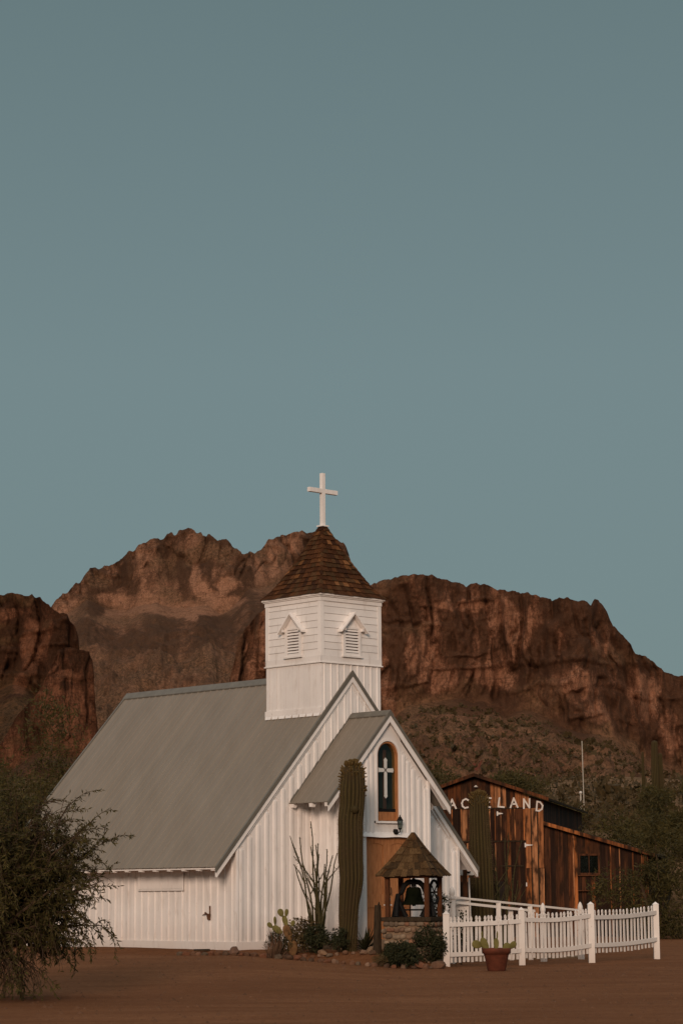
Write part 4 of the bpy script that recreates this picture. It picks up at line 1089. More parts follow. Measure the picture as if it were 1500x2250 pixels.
# roofs
def slab(name, pts, y0, y1, mat, col=None):
    return MB().prism(pts, lambda x, z: (x, y0, z), lambda x, z: (x, y1, z)).build(name, mat, bn, col=col)
ov = 0.20
slab('roof', [(AX, AZ + 0.07), (AX, AZ), (ov, EZ - ov * BS), (ov, EZ - ov * BS + 0.07)], -0.30, 13.7, M['oldwood'])
slab('roof', [(AX - 0.001, AZ), (AX - 0.001, AZ + 0.07), (BX0 - ov, EZ - ov * BS + 0.07), (BX0 - ov, EZ - ov * BS)], -0.30, 13.7, M['oldwood'])
for (a, b_, c) in ((AX + 0.002, AX + 1.0, WOOD_D[2]), (AX + 1.0, ov, WOOD_M[0])):
    slab('rake_board', [(a, barn_top(a) + 0.09), (a, barn_top(a) - 0.02), (b_, barn_top(b_) - 0.02), (b_, barn_top(b_) + 0.09)], -0.34, -0.303, M['plank'], c)
slab('rake_board', [(AX - 0.002, barn_top(AX) - 0.02), (AX - 0.002, barn_top(AX) + 0.09), (BX0 - ov, barn_top(BX0 - ov) + 0.09), (BX0 - ov, barn_top(BX0 - ov) - 0.02)], -0.34, -0.303, M['plank'], WOOD_M[0])
slab('lean_to_roof', [(0.002, LZ0 + 0.05), (0.002, LZ0 - 0.02), (LX1 + 0.25, LZ0 - (LX1 + 0.25) * LS - 0.02), (LX1 + 0.25, LZ0 - (LX1 + 0.25) * LS + 0.05)], -0.22, 13.2, M['oldwood'])
for k in range(3):
    a, b_ = k * 1.27, min((k + 1) * 1.27, LX1 + 0.25)
    slab('rake_board', [(a + 0.004, LZ0 - a * LS + 0.065), (a + 0.004, LZ0 - a * LS - 0.05), (b_, LZ0 - b_ * LS - 0.05), (b_, LZ0 - b_ * LS + 0.065)], -0.255, -0.223, M['plank'], (WOOD_L[0], WOOD_M[1], WOOD_M[0])[k])
# letters
LET = {'A': [[(0, 0), (0.5, 1), (1, 0)], [(0.2, 0.36), (0.8, 0.36)]], 'P': [[(0.1, 0), (0.1, 1), (0.65, 0.97), (0.85, 0.75), (0.65, 0.5), (0.12, 0.47)]],
       'C': [[(0.95, 0.88), (0.6, 1.0), (0.22, 0.82), (0.08, 0.5), (0.2, 0.18), (0.55, 0.0), (0.95, 0.1)]], 'H': [[(0.1, 0), (0.1, 1)], [(0.9, 0), (0.9, 1)], [(0.1, 0.5), (0.9, 0.5)]],
       'E': [[(0.9, 1.0), (0.15, 0.97), (0.1, 0.5), (0.1, 0.02), (0.9, 0.0)], [(0.12, 0.52), (0.7, 0.55)]], 'L': [[(0.25, 1), (0.1, 0.05), (0.9, 0.0)]],
       'N': [[(0.08, 0), (0.12, 1), (0.85, 0.05), (0.92, 1)]], 'D': [[(0.1, 0), (0.12, 1), (0.55, 0.95), (0.92, 0.6), (0.85, 0.22), (0.5, 0.0), (0.1, 0.02)]]}
LW, LH, ST = 0.23, 0.29, 0.050
LX = [-3.75, -3.35, -2.93, -2.52, -2.17, -1.78, -1.35, -0.94, -0.53, -0.12]
for k, (chh, lx) in enumerate(zip('APACHELAND', LX)):
    zc = 4.29 - 0.012 * abs(k - 5) - (0.10 if k == 9 else 0.02 if k == 8 else 0)
    rot = (0.02, 0.05, -0.03, 0.08, 0.0, 0.12, 0.03, -0.02, -0.02, 0.1)[k]
    m = MB()
    for pl in LET[chh]:
        for q, (p0, p1) in enumerate(zip(pl[:-1], pl[1:])):
            pts = []
            for (u, v_) in (p0, p1):
                a, b_ = (u - 0.5) * LW, (v_ - 0.5) * LH
                pts.append(Vector((a * math.cos(rot) + b_ * math.sin(rot), -a * math.sin(rot) + b_ * math.cos(rot))))
            d = (pts[1] - pts[0]).normalized(); nrm = Vector((-d.y, d.x)) * ST / 2
            p_a, p_b = pts[0] - d * ST * 0.42, pts[1] + d * ST * 0.42
            yy = -0.045 - q * 0.0012
            m.prism([tuple(p_a - nrm), tuple(p_b - nrm), tuple(p_b + nrm), tuple(p_a + nrm)], lambda x, z: (lx + x, yy, zc + z), lambda x, z: (lx + x, yy + 0.022, zc + z))
    m.build('letter', M['rail'], bn)
# rust-red weathervane behind the ridge
wv = thing('weathervane', (4.40, 76.6, 5.1), R(-10.95), 'small rust-red weathervane above the barn ridge', 'weathervane')
MB().tube([(0, 0, 0), (0, 0, 0.62)], 0.018, 6).build('rod', M['rust'], wv)
M['redpaint'] = simple('faded_red_paint', (0.07, 0.022, 0.013), (0.13, 0.038, 0.022), 9, 0.8, 0.2, bs=0)
MB().prism([(-0.14, 0.42), (-0.02, 0.50), (0.10, 0.70), (0.16, 0.72), (0.08, 0.52), (0.03, 0.42), (-0.03, 0.36)], lambda x, z: (x, -0.012, z), lambda x, z: (x, 0.012, z)).build('vane', M['redpaint'], wv)
MB().prism([(-0.16, 0.62), (-0.05, 0.60), (-0.08, 0.53), (-0.16, 0.55)], lambda x, z: (x, -0.012, z), lambda x, z: (x, 0.012, z)).build('vane', M['redpaint'], wv)

# ================================================================== bell shelter
BA = R(-20.2)
bs = thing('bell_shelter', (1.42, 48.3, 0.15), BA, 'open bell shelter with shingled pyramid roof on a rough stone base', 'bell shelter')
HB = 0.42                        # half spacing of the posts
for sx in (-1, 1):
    for sy in (-1, 1):
        MB().box(sx * HB - 0.045, sx * HB + 0.045, sy * HB - 0.045, sy * HB + 0.045, 0.93, 1.80).build('post', M['post'], bs, bevel=0.006)
for sy in (-1, 1):
    MB().box(-HB - 0.06, HB + 0.06, sy * HB - 0.04, sy * HB + 0.04, 1.71, 1.80).build('beam', M['post'], bs)
MB().box(-0.53, 0.53, -0.53, 0.53, 0.845, 0.928).build('sill_slab', M['oldwood'], bs, bevel=0.01)
MB().box(-0.47, 0.47, -0.47, 0.47, -0.3, 0.844).build('stone_core', M['mortar'], bs)
STONES = [(0.26, 0.16, 0.10), (0.32, 0.23, 0.155), (0.21, 0.125, 0.08), (0.30, 0.21, 0.14), (0.18, 0.13, 0.09), (0.30, 0.15, 0.09), (0.24, 0.175, 0.12)]
def stone_mesh(seed, sx, sy, sz, sub=2):
    import bmesh
    b = bmesh.new(); bmesh.ops.create_icosphere(b, subdivisions=sub, radius=1.0)
    P = np.array([v.co[:] for v in b.verts])
    n = fbm(P[:, 0] * 0.9 + seed * 3.1, P[:, 1] * 0.9 + 7, P[:, 2] * 0.9 + 3, 2, seed)
    Q = np.sign(P) * np.abs(P) ** 0.72 * (0.72 + 0.55 * n)[:, None] * (sx, sy, sz)
    for v, q in zip(b.verts, Q): v.co = q
    me = bpy.data.meshes.new('stone'); b.to_mesh(me); b.free()
    if sub > 1: me.shade_smooth()
    return me
SM = [stone_mesh(k, 0.078, 0.05, 0.056, 2) for k in range(8)]
for face in range(4):
    a = face * math.pi / 2
    for r_ in range(8):
        zc = 0.785 - r_ * 0.122
        xx = -0.49 + random.uniform(0, 0.06)
        while xx < 0.44:
            k = random.choice(SM); s = random.uniform(0.55, 1.25)
            px, py = xx + 0.06 * s, -0.465 - random.uniform(0, 0.012)
            o = link('stone', k, M['stone'], bs, col=tuple(0.8 * q for q in random.choice(STONES)), loc=(px * math.cos(a) - py * math.sin(a), px * math.sin(a) + py * math.cos(a), zc + random.uniform(-0.012, 0.012)), rot=(random.uniform(-0.1, 0.1), random.uniform(-0.15, 0.15), a + random.choice((0, math.pi))))
            o.scale = (s, 1, random.uniform(0.75, 1.1))
            xx += 0.135 * s
# roof
RZ0, RZ1, RH = 1.755, 2.62, 0.585
def rr(t): return RH * (1 - t) + 0.012 + 0.03 * math.sin(math.pi * t) * -1
rc = MB(); vs = []; fs = []
for t in np.linspace(0, 1, 8):
    r = rr(t) - 0.02; z = RZ0 + t * (RZ1 - RZ0); r = max(r, 0.004)
    vs += [(-r, -r, z), (r, -r, z), (r, r, z), (-r, r, z)]
for i in range(7):
    for k in range(4): fs.append((4 * i + k, 4 * i + (k + 1) % 4, 4 * i + 4 + (k + 1) % 4, 4 * i + 4 + k))
fs += [(3, 2, 1, 0), (28, 29, 30, 31)]
broof = rc.add(vs, fs).build('roof', M['post'], bs)
BCED = [(0.082, 0.046, 0.020), (0.105, 0.060, 0.026), (0.062, 0.036, 0.017), (0.125, 0.072, 0.032), (0.085, 0.042, 0.017), (0.052, 0.031, 0.015)]
NB = 6
for face in range(4):
    a = face * math.pi / 2; ca, sa = math.cos(a), math.sin(a)
    F2 = lambda s, r, z: (s * ca + r * sa, s * sa - r * ca, z)
    for c in range(NB):
        ta, tb = c / NB, min((c + 1.15) / NB, 1.0)
        ra, rb = rr(ta), max(rr(tb), 0.01)
        za, zb_ = RZ0 + ta * (RZ1 - RZ0), RZ0 + tb * (RZ1 - RZ0)
        n_ = max(2, round(2 * ra / 0.135)); cuts = np.linspace(-1, 1, n_ + 1); cuts[1:-1] += RNG.uniform(-0.28, 0.28, n_ - 1) / n_
        for k in range(n_):
            p, q = cuts[k], cuts[k + 1]; l = 0.02 + random.uniform(0, 0.016); dz = random.uniform(-0.02, 0.008); tw_ = random.uniform(-0.012, 0.012)
            MB().hexa([F2(p * ra + 0.002, ra + l, za + dz), F2(q * ra - 0.002, ra + l, za + dz + tw_), F2(q * ra - 0.002, ra - 0.004, za + dz + tw_ + 0.008), F2(p * ra + 0.002, ra - 0.004, za + dz + 0.008),
                       F2(p * rb, rb + 0.006, zb_), F2(q * rb, rb + 0.006, zb_), F2(q * rb, rb - 0.008, zb_), F2(p * rb, rb - 0.008, zb_)]).build('shingle', M['shingle'], broof, col=random.choice(BCED))
    # hip caps
    for c in range(NB):
        ta, tb = c / NB, min((c + 1.2) / NB, 1.0); ra, rb = rr(ta) + 0.022, max(rr(tb), 0.0) + 0.014
        za, zb_ = RZ0 + ta * (RZ1 - RZ0) + 0.006, RZ0 + tb * (RZ1 - RZ0) + 0.012; wd = 0.09
        Q = lambda r, dx, dy, z: ((r - dx) * ca + (r - dy) * sa, (r - dx) * sa - (r - dy) * ca, z)
        MB().add([Q(ra, 0, wd, za), Q(ra, 0, 0, za + 0.012), Q(ra, wd, 0, za), Q(rb, 0, wd * 0.7, zb_), Q(rb, 0, 0, zb_ + 0.01), Q(rb, wd * 0.7, 0, zb_), Q(ra - 0.035, 0, 0, za - 0.012)],
                 [(0, 1, 4, 3), (1, 2, 5, 4), (0, 6, 1), (1, 6, 2)]).build('hip_cap', M['shingle'], broof, col=random.choice(BCED))

# the bell with its yoke, wheel and stands
bl = thing('church_bell', (1.42, 48.3, 1.08), R(4), 'dark cast church bell with yoke and wheel under the shingled shelter', 'bell')
MB().lathe([(0.0, 0.56), (0.09, 0.555), (0.125, 0.53), (0.14, 0.47), (0.15, 0.38), (0.175, 0.30), (0.215, 0.245), (0.225, 0.225), (0.21, 0.222), (0.16, 0.27), (0.0, 0.30)], 32).build('bell', M['bell'], bl, True)
MB().lathe([(0.0, 0.20), (0.03, 0.20), (0.035, 0.23), (0.012, 0.26), (0.012, 0.32)], 10).build('clapper', M['iron'], bl, True)
yk = MB().tube([(-0.25, 0, 0.42), (-0.21, 0, 0.46), (-0.17, 0, 0.58), (-0.10, 0, 0.645), (0, 0, 0.655), (0.10, 0, 0.645), (0.17, 0, 0.58), (0.21, 0, 0.46), (0.25, 0, 0.42)], [0.03, 0.04, 0.05, 0.052, 0.056, 0.052, 0.05, 0.04, 0.03], 8).build('yoke', M['iron'], bl, True)
MB().tube([(0, 0, 0.56), (0, 0, 0.74)], [0.05, 0.024], 8).build('yoke_bolt', M['iron'], bl)
wh = MB()
N_ = 28; wc = (0.37, 0.0, 0.46)
wa = R(62)                                                  # the wheel stands across the axle
for k in range(N_):
    t0, t1 = 2 * math.pi * k / N_, 2 * math.pi * (k + 1) / N_
    P = lambda t, r: (wc[0] + r * math.cos(t) * math.cos(wa), r * math.cos(t) * math.sin(wa), wc[2] + r * math.sin(t))
    wh.tube([P(t0, 0.215), P(t1, 0.215)], 0.026, 6)
for k in range(4):
    t = math.pi / 4 + math.pi * k / 2
    wh.tube([P(t, 0.02), P(t, 0.21)], 0.011, 5)
wh.build('wheel', M['iron'], bl)
MB().tube([(0.2, 0, 0.44), (0.42, 0, 0.46)], 0.018, 8).build('axle', M['iron'], bl)
for sx in (-1, 1):
    st_ = MB()
    for sy in (-1, 1):
        st_.tube([(sx * 0.28, 0.02 * sy, 0.42), (sx * 0.31, 0.10 * sy, 0.25), (sx * 0.34, 0.20 * sy, 0.0)], [0.042, 0.038, 0.046], 6)
        st_.tube([(sx * 0.29, 0.02 * sy, 0.36), (sx * 0.22, 0.02 * sy, 0.18), (sx * 0.14 , 0.02 * sy, 0.0)], [0.04, 0.036, 0.042], 6)
    st_.tube([(sx * 0.31, -0.12, 0.16), (sx * 0.31, 0.12, 0.16)], 0.016, 6)
    st_.build('stand', M['iron'], bl)
MB().tube([(-0.33, 0.0, 0.13), (0.33, 0.0, 0.13)], 0.016, 6).build('tie_bar', M['iron'], bl)
bl.scale = (1.14, 1.14, 1.08)

# old timber stump posts beside the shelter
def stump(x, y, h, r, lab):
    t = thing('stump_post', (x, y, float(ground_z(x, y)) - 0.05), random.uniform(0, 3), lab, 'post')
    pts = [(0, 0, 0), (0.01, 0.0, h * 0.4), (0.025, 0.01, h * 0.8), (0.03, 0.01, h)]
    MB().tube(pts, [r * 1.2, r * 1.1, r, r * 0.85], 9).build('trunk', M['oldwood'], t)
    MB().tube([(0.03 + r * 0.3, 0.01, h - 0.02), (0.03 + r * 0.45, 0.01, h + 0.07)], [r * 0.45, r * 0.1], 6).build('splintered_top', M['oldwood'], t)
stump(0.66, 48.35, 1.02, 0.075, 'dark weathered timber post left of the bell shelter')
stump(2.07, 49.6, 1.0, 0.07, 'short old timber post just right of the bell shelter')

# ================================================================== fences and ramp
PTS = [(2.05, 47.8, 0.064, 1.184, 0.128), (3.643, 48.8, 0.159, 1.248, 0.125), (5.20, 50.0, 0.17, 1.343, 0.13), (6.86, 52.2, 0.22, 1.32, 0.125)]
pf = thing('picket_fence', (0, 0, 0), 0, 'white wooden picket fence of three sections with square posts', 'fence')
for (x, y, zb_, zt, s) in PTS:
    h = s / 2
    m = MB().box(x - h, x + h, y - h, y + h, zb_ - 0.25, zt - 0.05)
    n0 = len(m.v)
    m.add([(x - h - 0.008, y - h - 0.008, zt - 0.05), (x + h + 0.008, y - h - 0.008, zt - 0.05), (x + h + 0.008, y + h + 0.008, zt - 0.05), (x - h - 0.008, y + h + 0.008, zt - 0.05), (x, y, zt + 0.012)], [(0, 1, 4), (1, 2, 4), (2, 3, 4), (3, 0, 4), (3, 2, 1, 0)])
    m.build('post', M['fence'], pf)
def picket_mesh(h, wd=0.052, th=0.022):
    a = wd / 2
    pr = [(-a, 0), (a, 0), (a, h - 0.105), (a * 0.62, h - 0.09), (a * 0.62, h - 0.083), (a * 1.02, h - 0.062), (a * 0.85, h - 0.03), (a * 0.35, h - 0.006), (0, h), (-a * 0.35, h - 0.006), (-a * 0.85, h - 0.03), (-a * 1.02, h - 0.062), (-a * 0.62, h - 0.083), (-a * 0.62, h - 0.09), (-a, h - 0.105)]
    return MB().prism(pr, lambda x, z: (x, -th / 2, z), lambda x, z: (x, th / 2, z)).mesh('picket')
PM = picket_mesh(0.915)
for k, n_ in enumerate((17, 17, 17)):
    A, B = PTS[k], PTS[k + 1]
    ang = math.atan2(B[1] - A[1], B[0] - A[0])
    L = math.hypot(B[0] - A[0], B[1] - A[1])
    ba, bb = ((0.165, 0.215), (0.225, 0.285), (0.28, 0.355))[k]
    hgt = (0.915, 0.935, 0.90)[k]
    zc = lambda t: ba + (bb - ba) * t - (0.012, 0.045, 0.03)[k] * math.sin(math.pi * t)
    for j in range(n_):
        t = (0.062 + 0.876 * j / (n_ - 1))
        o = link('picket', PM, M['fence'], pf, loc=(A[0] + (B[0] - A[0]) * t, A[1] + (B[1] - A[1]) * t, zc(t) + random.uniform(-0.01, 0.01)), rot=(0, random.gauss(0, 0.014), ang))
        o.scale = (1, 1, hgt / 0.915)
    nrm = Vector((math.sin(ang), -math.cos(ang), 0))
    for zoff in (0.12, hgt - 0.20):
        m = MB(); pts = []
        for q in range(9):
            t = q / 8
            P = Vector((A[0] + (B[0] - A[0]) * t, A[1] + (B[1] - A[1]) * t, zc(t) + zoff))
            for (d, zz) in ((0.05, 0), (0.0125, 0), (0.0125, 0.085), (0.05, 0.085)):
                pts.append(tuple(P + nrm * d + Vector((0, 0, zz))))
        fs = [(0, 1, 2, 3), (35, 34, 33, 32)]
        for q in range(8):
            for e in range(4): fs.append((4 * q + e, 4 * q + 4 + e, 4 * q + 4 + (e + 1) % 4, 4 * q + (e + 1) % 4))
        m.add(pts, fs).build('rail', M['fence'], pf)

rm = thing('ramp_railing', (0, 0, 0), 0, 'white two-bar handrail of the ramp sloping down behind the picket fence', 'railing')
ra_, rb_ = Vector((1.7, 50.6, 1.53)), Vector((5.32, 53.0, 1.14))
rd = rb_ - ra_
def bar(a, b_, w_, h_, nm, par, mat='rail'):
    a, b_ = Vector(a), Vector(b_); d = (b_ - a); sd = Vector((d.y, -d.x, 0)).normalized() * w_ / 2; up = Vector((0, 0, h_ / 2))
    return MB().hexa([tuple(a - sd - up), tuple(b_ - sd - up), tuple(b_ + sd - up), tuple(a + sd - up), tuple(a - sd + up), tuple(b_ - sd + up), tuple(b_ + sd + up), tuple(a + sd + up)]).build(nm, M[mat], par)
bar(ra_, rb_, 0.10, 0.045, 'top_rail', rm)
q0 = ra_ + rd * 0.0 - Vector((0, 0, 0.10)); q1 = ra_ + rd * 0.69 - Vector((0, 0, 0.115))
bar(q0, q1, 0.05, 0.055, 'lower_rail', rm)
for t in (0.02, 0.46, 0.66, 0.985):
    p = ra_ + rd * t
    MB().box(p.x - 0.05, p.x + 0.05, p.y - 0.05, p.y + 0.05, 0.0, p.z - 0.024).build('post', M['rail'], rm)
for t in (0.54,):
    p = ra_ + rd * t
    MB().box(p.x - 0.05, p.x + 0.05, p.y + 0.12, p.y + 0.22, 0.0, p.z - 0.10).build('post', M['rail'], rm)
# ramp deck and solid side
MB().prism([(1.9, 0.30), (5.3, 0.12), (5.3, -0.1), (1.9, -0.1)], lambda x, z: (x, 50.75 + (x - 1.7) * 0.663, z), lambda x, z: (x, 52.0 + (x - 1.7) * 0.663, z)).build('deck', M['mortar'], rm)
MB().box(2.36, 2.70, 51.3, 51.36, 0.1, 1.44).build('side_panel', M['rail'], rm)

def gate_post(x, y, zt, w_, lab):
    zg = float(ground_z(x, y)) - 0.05
    g = thing('gate_post', (x, y, zg), R(40), lab, 'gate post', 'acorn-topped gate posts behind the picket fence')
    h = zt - zg
    MB().box(-w_ / 2, w_ / 2, -w_ / 2, w_ / 2, 0, h - 0.27).build('shaft', M['fence'], g, bevel=0.004)
    MB().box(-w_ / 2 - 0.025, w_ / 2 + 0.025, -w_ / 2 - 0.025, w_ / 2 + 0.025, h - 0.27, h - 0.245).build('cap', M['fence'], g)
    MB().lathe([(0.045, h - 0.245), (0.04, h - 0.225), (0.05, h - 0.20), (0.062, h - 0.16), (0.055, h - 0.10), (0.035, h - 0.045), (0.012, h - 0.008), (0.0, h)], 14).build('finial', M['fence'], g, True)
gate_post(2.29, 50.3, 1.70, 0.10, 'acorn-topped white gate post nearest the bell shelter')
gate_post(4.30, 51.3, 1.33, 0.105, 'middle acorn-topped white gate post behind the fence')
gate_post(5.21, 52.3, 1.34, 0.105, 'rightmost acorn-topped white gate post at the foot of the ramp')
gate_post(0.92, 50.0, 1.57, 0.075, 'thin white post standing in front of the chapel door')
# utility things at the chapel's far corner
ub = thing('utility_box', (2.93, 56.4, 2.06), R(10), 'small white electric meter box under the right chapel eave', 'meter box')
MB().box(-0.16, 0.17, -0.06, 0.06, -0.1, 0.1).build('case', M['rail'], ub, bevel=0.01)
MB().lathe([(0.055, 0.0), (0.055, 0.04), (0.03, 0.05)], 12).build('meter', M['iron'], ub).matrix_local = Matrix.Translation((0.02, -0.06, 0.0)) @ Matrix.Rotation(math.pi / 2, 4, 'X')
MB().box(0.15, 0.30, -0.05, 0.06, -0.16, -0.11).build('bracket', M['rust'], ub)
up_ = thing('utility_post', (2.87, 56.1, 0.2), 0, 'dark timber utility post beside the meter box', 'post')
MB().box(-0.05, 0.05, -0.04, 0.04, 0, 1.98).build('timber', M['post'], up_)
MB().tube([(0.13, 0, 0.3), (0.11, 0, 1.0), (0.09, 0, 1.7)], 0.02, 6).build('conduit', M['rail'], up_)
shd = thing('plank_shed', (3.35, 58.9, 0.1), 0, 'dark plank shed wall between the chapel and the barn', 'shed')
for k in range(8):
    MB().box(-0.55 + k * 0.15, -0.408 + k * 0.15, 0, 0.03, 0, 1.72).build('plank', M['plank'], shd, col=(0.03, 0.022, 0.018))
MB().box(-0.56, 0.66, 0.031, 1.6, 0, 1.70).build('body', M['oldwood'], shd)
# utility pole on the hillside
pz = float(ground_z(14.3, 140))
po = thing('pole', (14.3, 140, min(pz, 7.6)), 0, 'tall thin pale pole leaning on the hillside behind the barn', 'pole')
MB().tube([(0.02, 0, -0.3), (-0.02, 0, 10.4 - min(pz, 7.6))], 0.03, 6).build('shaft', M['steel'], po)
MB().tube([(-0.17, 0, -0.3), (-0.17, 0, 1.1)], 0.05, 6).build('side_post', M['steel'], po)
MB().lathe([(0.03, 0.0), (0.09, 0.02), (0.09, 0.12), (0.03, 0.15)], 8, (-0.17, -0.05, 1.1)).build('junction_box', M['rail'], po)
df = thing('dark_fence', (9.95, 72.0, 0.1), 0, 'low dark slat fence at the right edge', 'fence')
for k in range(9):
    MB().box(k * 0.085, k * 0.085 + 0.035, 0, 0.02, 0.0, 0.45).build('slat', M['oldwood'], df)
MB().box(-0.02, 0.76, 0.021, 0.04, 0.33, 0.37).build('rail', M['oldwood'], df)
# ================================================================== cacti, shrubs, trees
def gz(x, y): return float(ground_z(x, y))

def saguaro_body(path, rad, ribs=18, depth=0.16, seg_h=None, cap=True):
    """ribbed column along a path; returns mesh with a 'ridge' attribute"""
    path = np.array(path, float); rad = np.array(rad, float)
    d = np.r_[0, np.cumsum(np.linalg.norm(np.diff(path, axis=0), axis=1))]
    n = max(24, int(d[-1] / 0.045)); na = ribs * 6
    t = np.linspace(0, d[-1], n)
    P = np.stack([np.interp(t, d, path[:, k]) for k in range(3)], 1)
    for _ in range(3): P[1:-1] = (P[:-2] + 2 * P[1:-1] + P[2:]) / 4
    r = np.interp(t, d, rad)
    if cap:
        e = np.clip((d[-1] - t) / (rad[-1] * 1.1), 0, 1); r = r * np.sqrt(1 - (1 - e) ** 2 + 1e-4)
    T = np.gradient(P, axis=0); T /= np.linalg.norm(T, axis=1, keepdims=True)
    A = np.cross(T, [0.0, 1.0, 0.05]); A /= np.linalg.norm(A, axis=1, keepdims=True); B = np.cross(T, A)
    th = np.linspace(0, 2 * math.pi, na, endpoint=False)
    wob = (vnoise(t * 1.1, t * 0, 0, 5) - 0.5) * 0.45
    ridge = np.abs(np.cos((th[None, :] + wob[:, None]) * ribs / 2)) ** 0.8
    rr_ = r[:, None] * (1 - depth + depth * 1.25 * ridge + (vnoise(t[:, None] * 3.0, th[None, :] * 2, 0, 3) - 0.5) * 0.13)
    V = P[:, None, :] + A[:, None, :] * (rr_ * np.cos(th))[:, :, None] + B[:, None, :] * (rr_ * np.sin(th))[:, :, None]
    i = np.arange(n * na).reshape(n, na); j = np.roll(i, -1, 1)
    f = np.stack([i[:-1], j[:-1], j[1:], i[1:]], -1).reshape(-1, 4)
    me = npmesh('body', V.reshape(-1, 3), f, True)
    attr(me, 'ridge', ridge)
    # areoles along the ribs, for spines
    sel = (ridge > 0.93)
    return me, V[sel], (V - P[:, None, :])[sel]

def spines(pts, out, frac, length):
    k = RNG.random(len(pts)) < frac
    p, o = pts[k], out[k]; o = o / np.linalg.norm(o, axis=1, keepdims=True)
    p = np.repeat(p, 3, 0); o = np.repeat(o, 3, 0) + RNG.normal(size=(len(p), 3)) * 0.6
    return leaf_quads(p, np.full(len(p), length), 0.10, D=o)

def saguaro(x, y, path, rad, label, buds=True, group=None, ribs=18, z=None, spf=0.8):
    zg = gz(x, y) - 0.05 if z is None else z
    t = thing('saguaro', (x, y, zg), 0, label, 'saguaro cactus', group)
    me, sp, so = saguaro_body(path, rad, ribs)
    link('body', me, M['saguaro'], t)
    v, f = spines(sp, so, spf, 0.035)
    s = link('spines', npmesh('spines', v, f), M['grass'], t); s['kind'] = 'stuff'
    if buds:
        tp = Vector(path[-1]); m = MB(); R_ = rad[-1]
        for k in range(190):
            a = random.uniform(0, 2 * math.pi); q = random.random() ** 0.6
            hgt = -abs(random.gauss(0, 0.13)) if q > 0.7 else 0.0
            c = Vector((math.cos(a) * R_ * q, math.sin(a) * R_ * q, math.sqrt(max(0, 1 - q * q)) * R_ * 0.9 - R_ * 1.0 + hgt)) + tp
            d = Vector((math.cos(a) * q, math.sin(a) * q, 0.75 + random.uniform(-0.2, 0.4))).normalized() * random.uniform(0.06, 0.13)
            m.tube([tuple(c), tuple(c + d * 0.6), tuple(c + d)], [0.012, 0.018, 0.014], 5)
        b_ = m.build('flower_buds', M['bud'], t); b_['kind'] = 'stuff'
    return t

# tall saguaro in front of the chapel; profile from the base up
sg = saguaro(0.09, 49.0, [(0.02, 0, 0), (0.0, 0, 0.35), (0.0, 0, 0.9), (0.06, 0, 1.5), (0.05, 0, 2.1), (0.05, 0, 2.75), (0.09, 0, 3.05), (0.10, 0, 3.4), (0.10, 0, 3.72), (0.10, 0, 3.92)],
             [0.145, 0.172, 0.205, 0.238, 0.25, 0.25, 0.245, 0.255, 0.225, 0.20], 'tall single-stemmed saguaro with a crown of buds in front of the white chapel', ribs=17)
ab, asp, aso = saguaro_body([(0.10, -0.16, 2.93), (0.14, -0.25, 2.95), (0.15, -0.31, 3.0)], [0.05, 0.085, 0.075], 12)
link('arm_bud', ab, M['saguaro'], sg)
ob = MB()
for k in range(26):
    a = random.choice((math.pi * 1.0, 0.0)) + random.uniform(-0.4, 0.4); zz = random.uniform(3.2, 3.7)
    c = Vector((0.10 + math.cos(a) * 0.235, math.sin(a) * 0.235, zz)); d = Vector((math.cos(a), math.sin(a), 0.3)).normalized() * random.uniform(0.05, 0.09)
    ob.tube([tuple(c), tuple(c + d)], [0.009, 0.013], 5)
ob.build('side_buds', M['bud'], sg)['kind'] = 'stuff'
saguaro(3.36, 58.0, [(0.04, 0, 0), (0.03, 0, 0.8), (0.02, 0, 1.8), (0.0, 0, 2.6), (-0.02, 0, 3.3), (-0.03, 0, 3.93)], [0.25, 0.27, 0.27, 0.26, 0.235, 0.20], 'stout saguaro standing in front of the lettered barn', ribs=17)
# far saguaros on the hillside
saguaro(15.4, 116.0, [(0, 0, 0), (0, 0, 2.0), (0.02, 0, 3.7)], [0.16, 0.18, 0.15], 'tallest far saguaro on the hillside at the right', False, 'far saguaros', 12, z=5.2, spf=0.1)
saguaro(15.75, 116.5, [(0, 0, 0), (0, 0, 1.6), (0, 0, 3.1)], [0.11, 0.13, 0.10], 'shorter dark saguaro beside the tallest far one', False, 'far saguaros', 12, z=5.2, spf=0.1)
saguaro(14.95, 117, [(0, 0, 0), (0, 0, 1.6), (0, 0, 3.2)], [0.07, 0.08, 0.06], 'thinnest far saguaro left of the tallest one', False, 'far saguaros', 12, z=5.2, spf=0.1)
saguaro(5.7, 101, [(0, 0, 0), (0, 0, 1.5), (0, 0, 3.0)], [0.10, 0.11, 0.09], 'slim far saguaro rising behind the barn ridge', False, 'far saguaros', 12, z=gz(5.7, 101) + 0.3, spf=0.1)

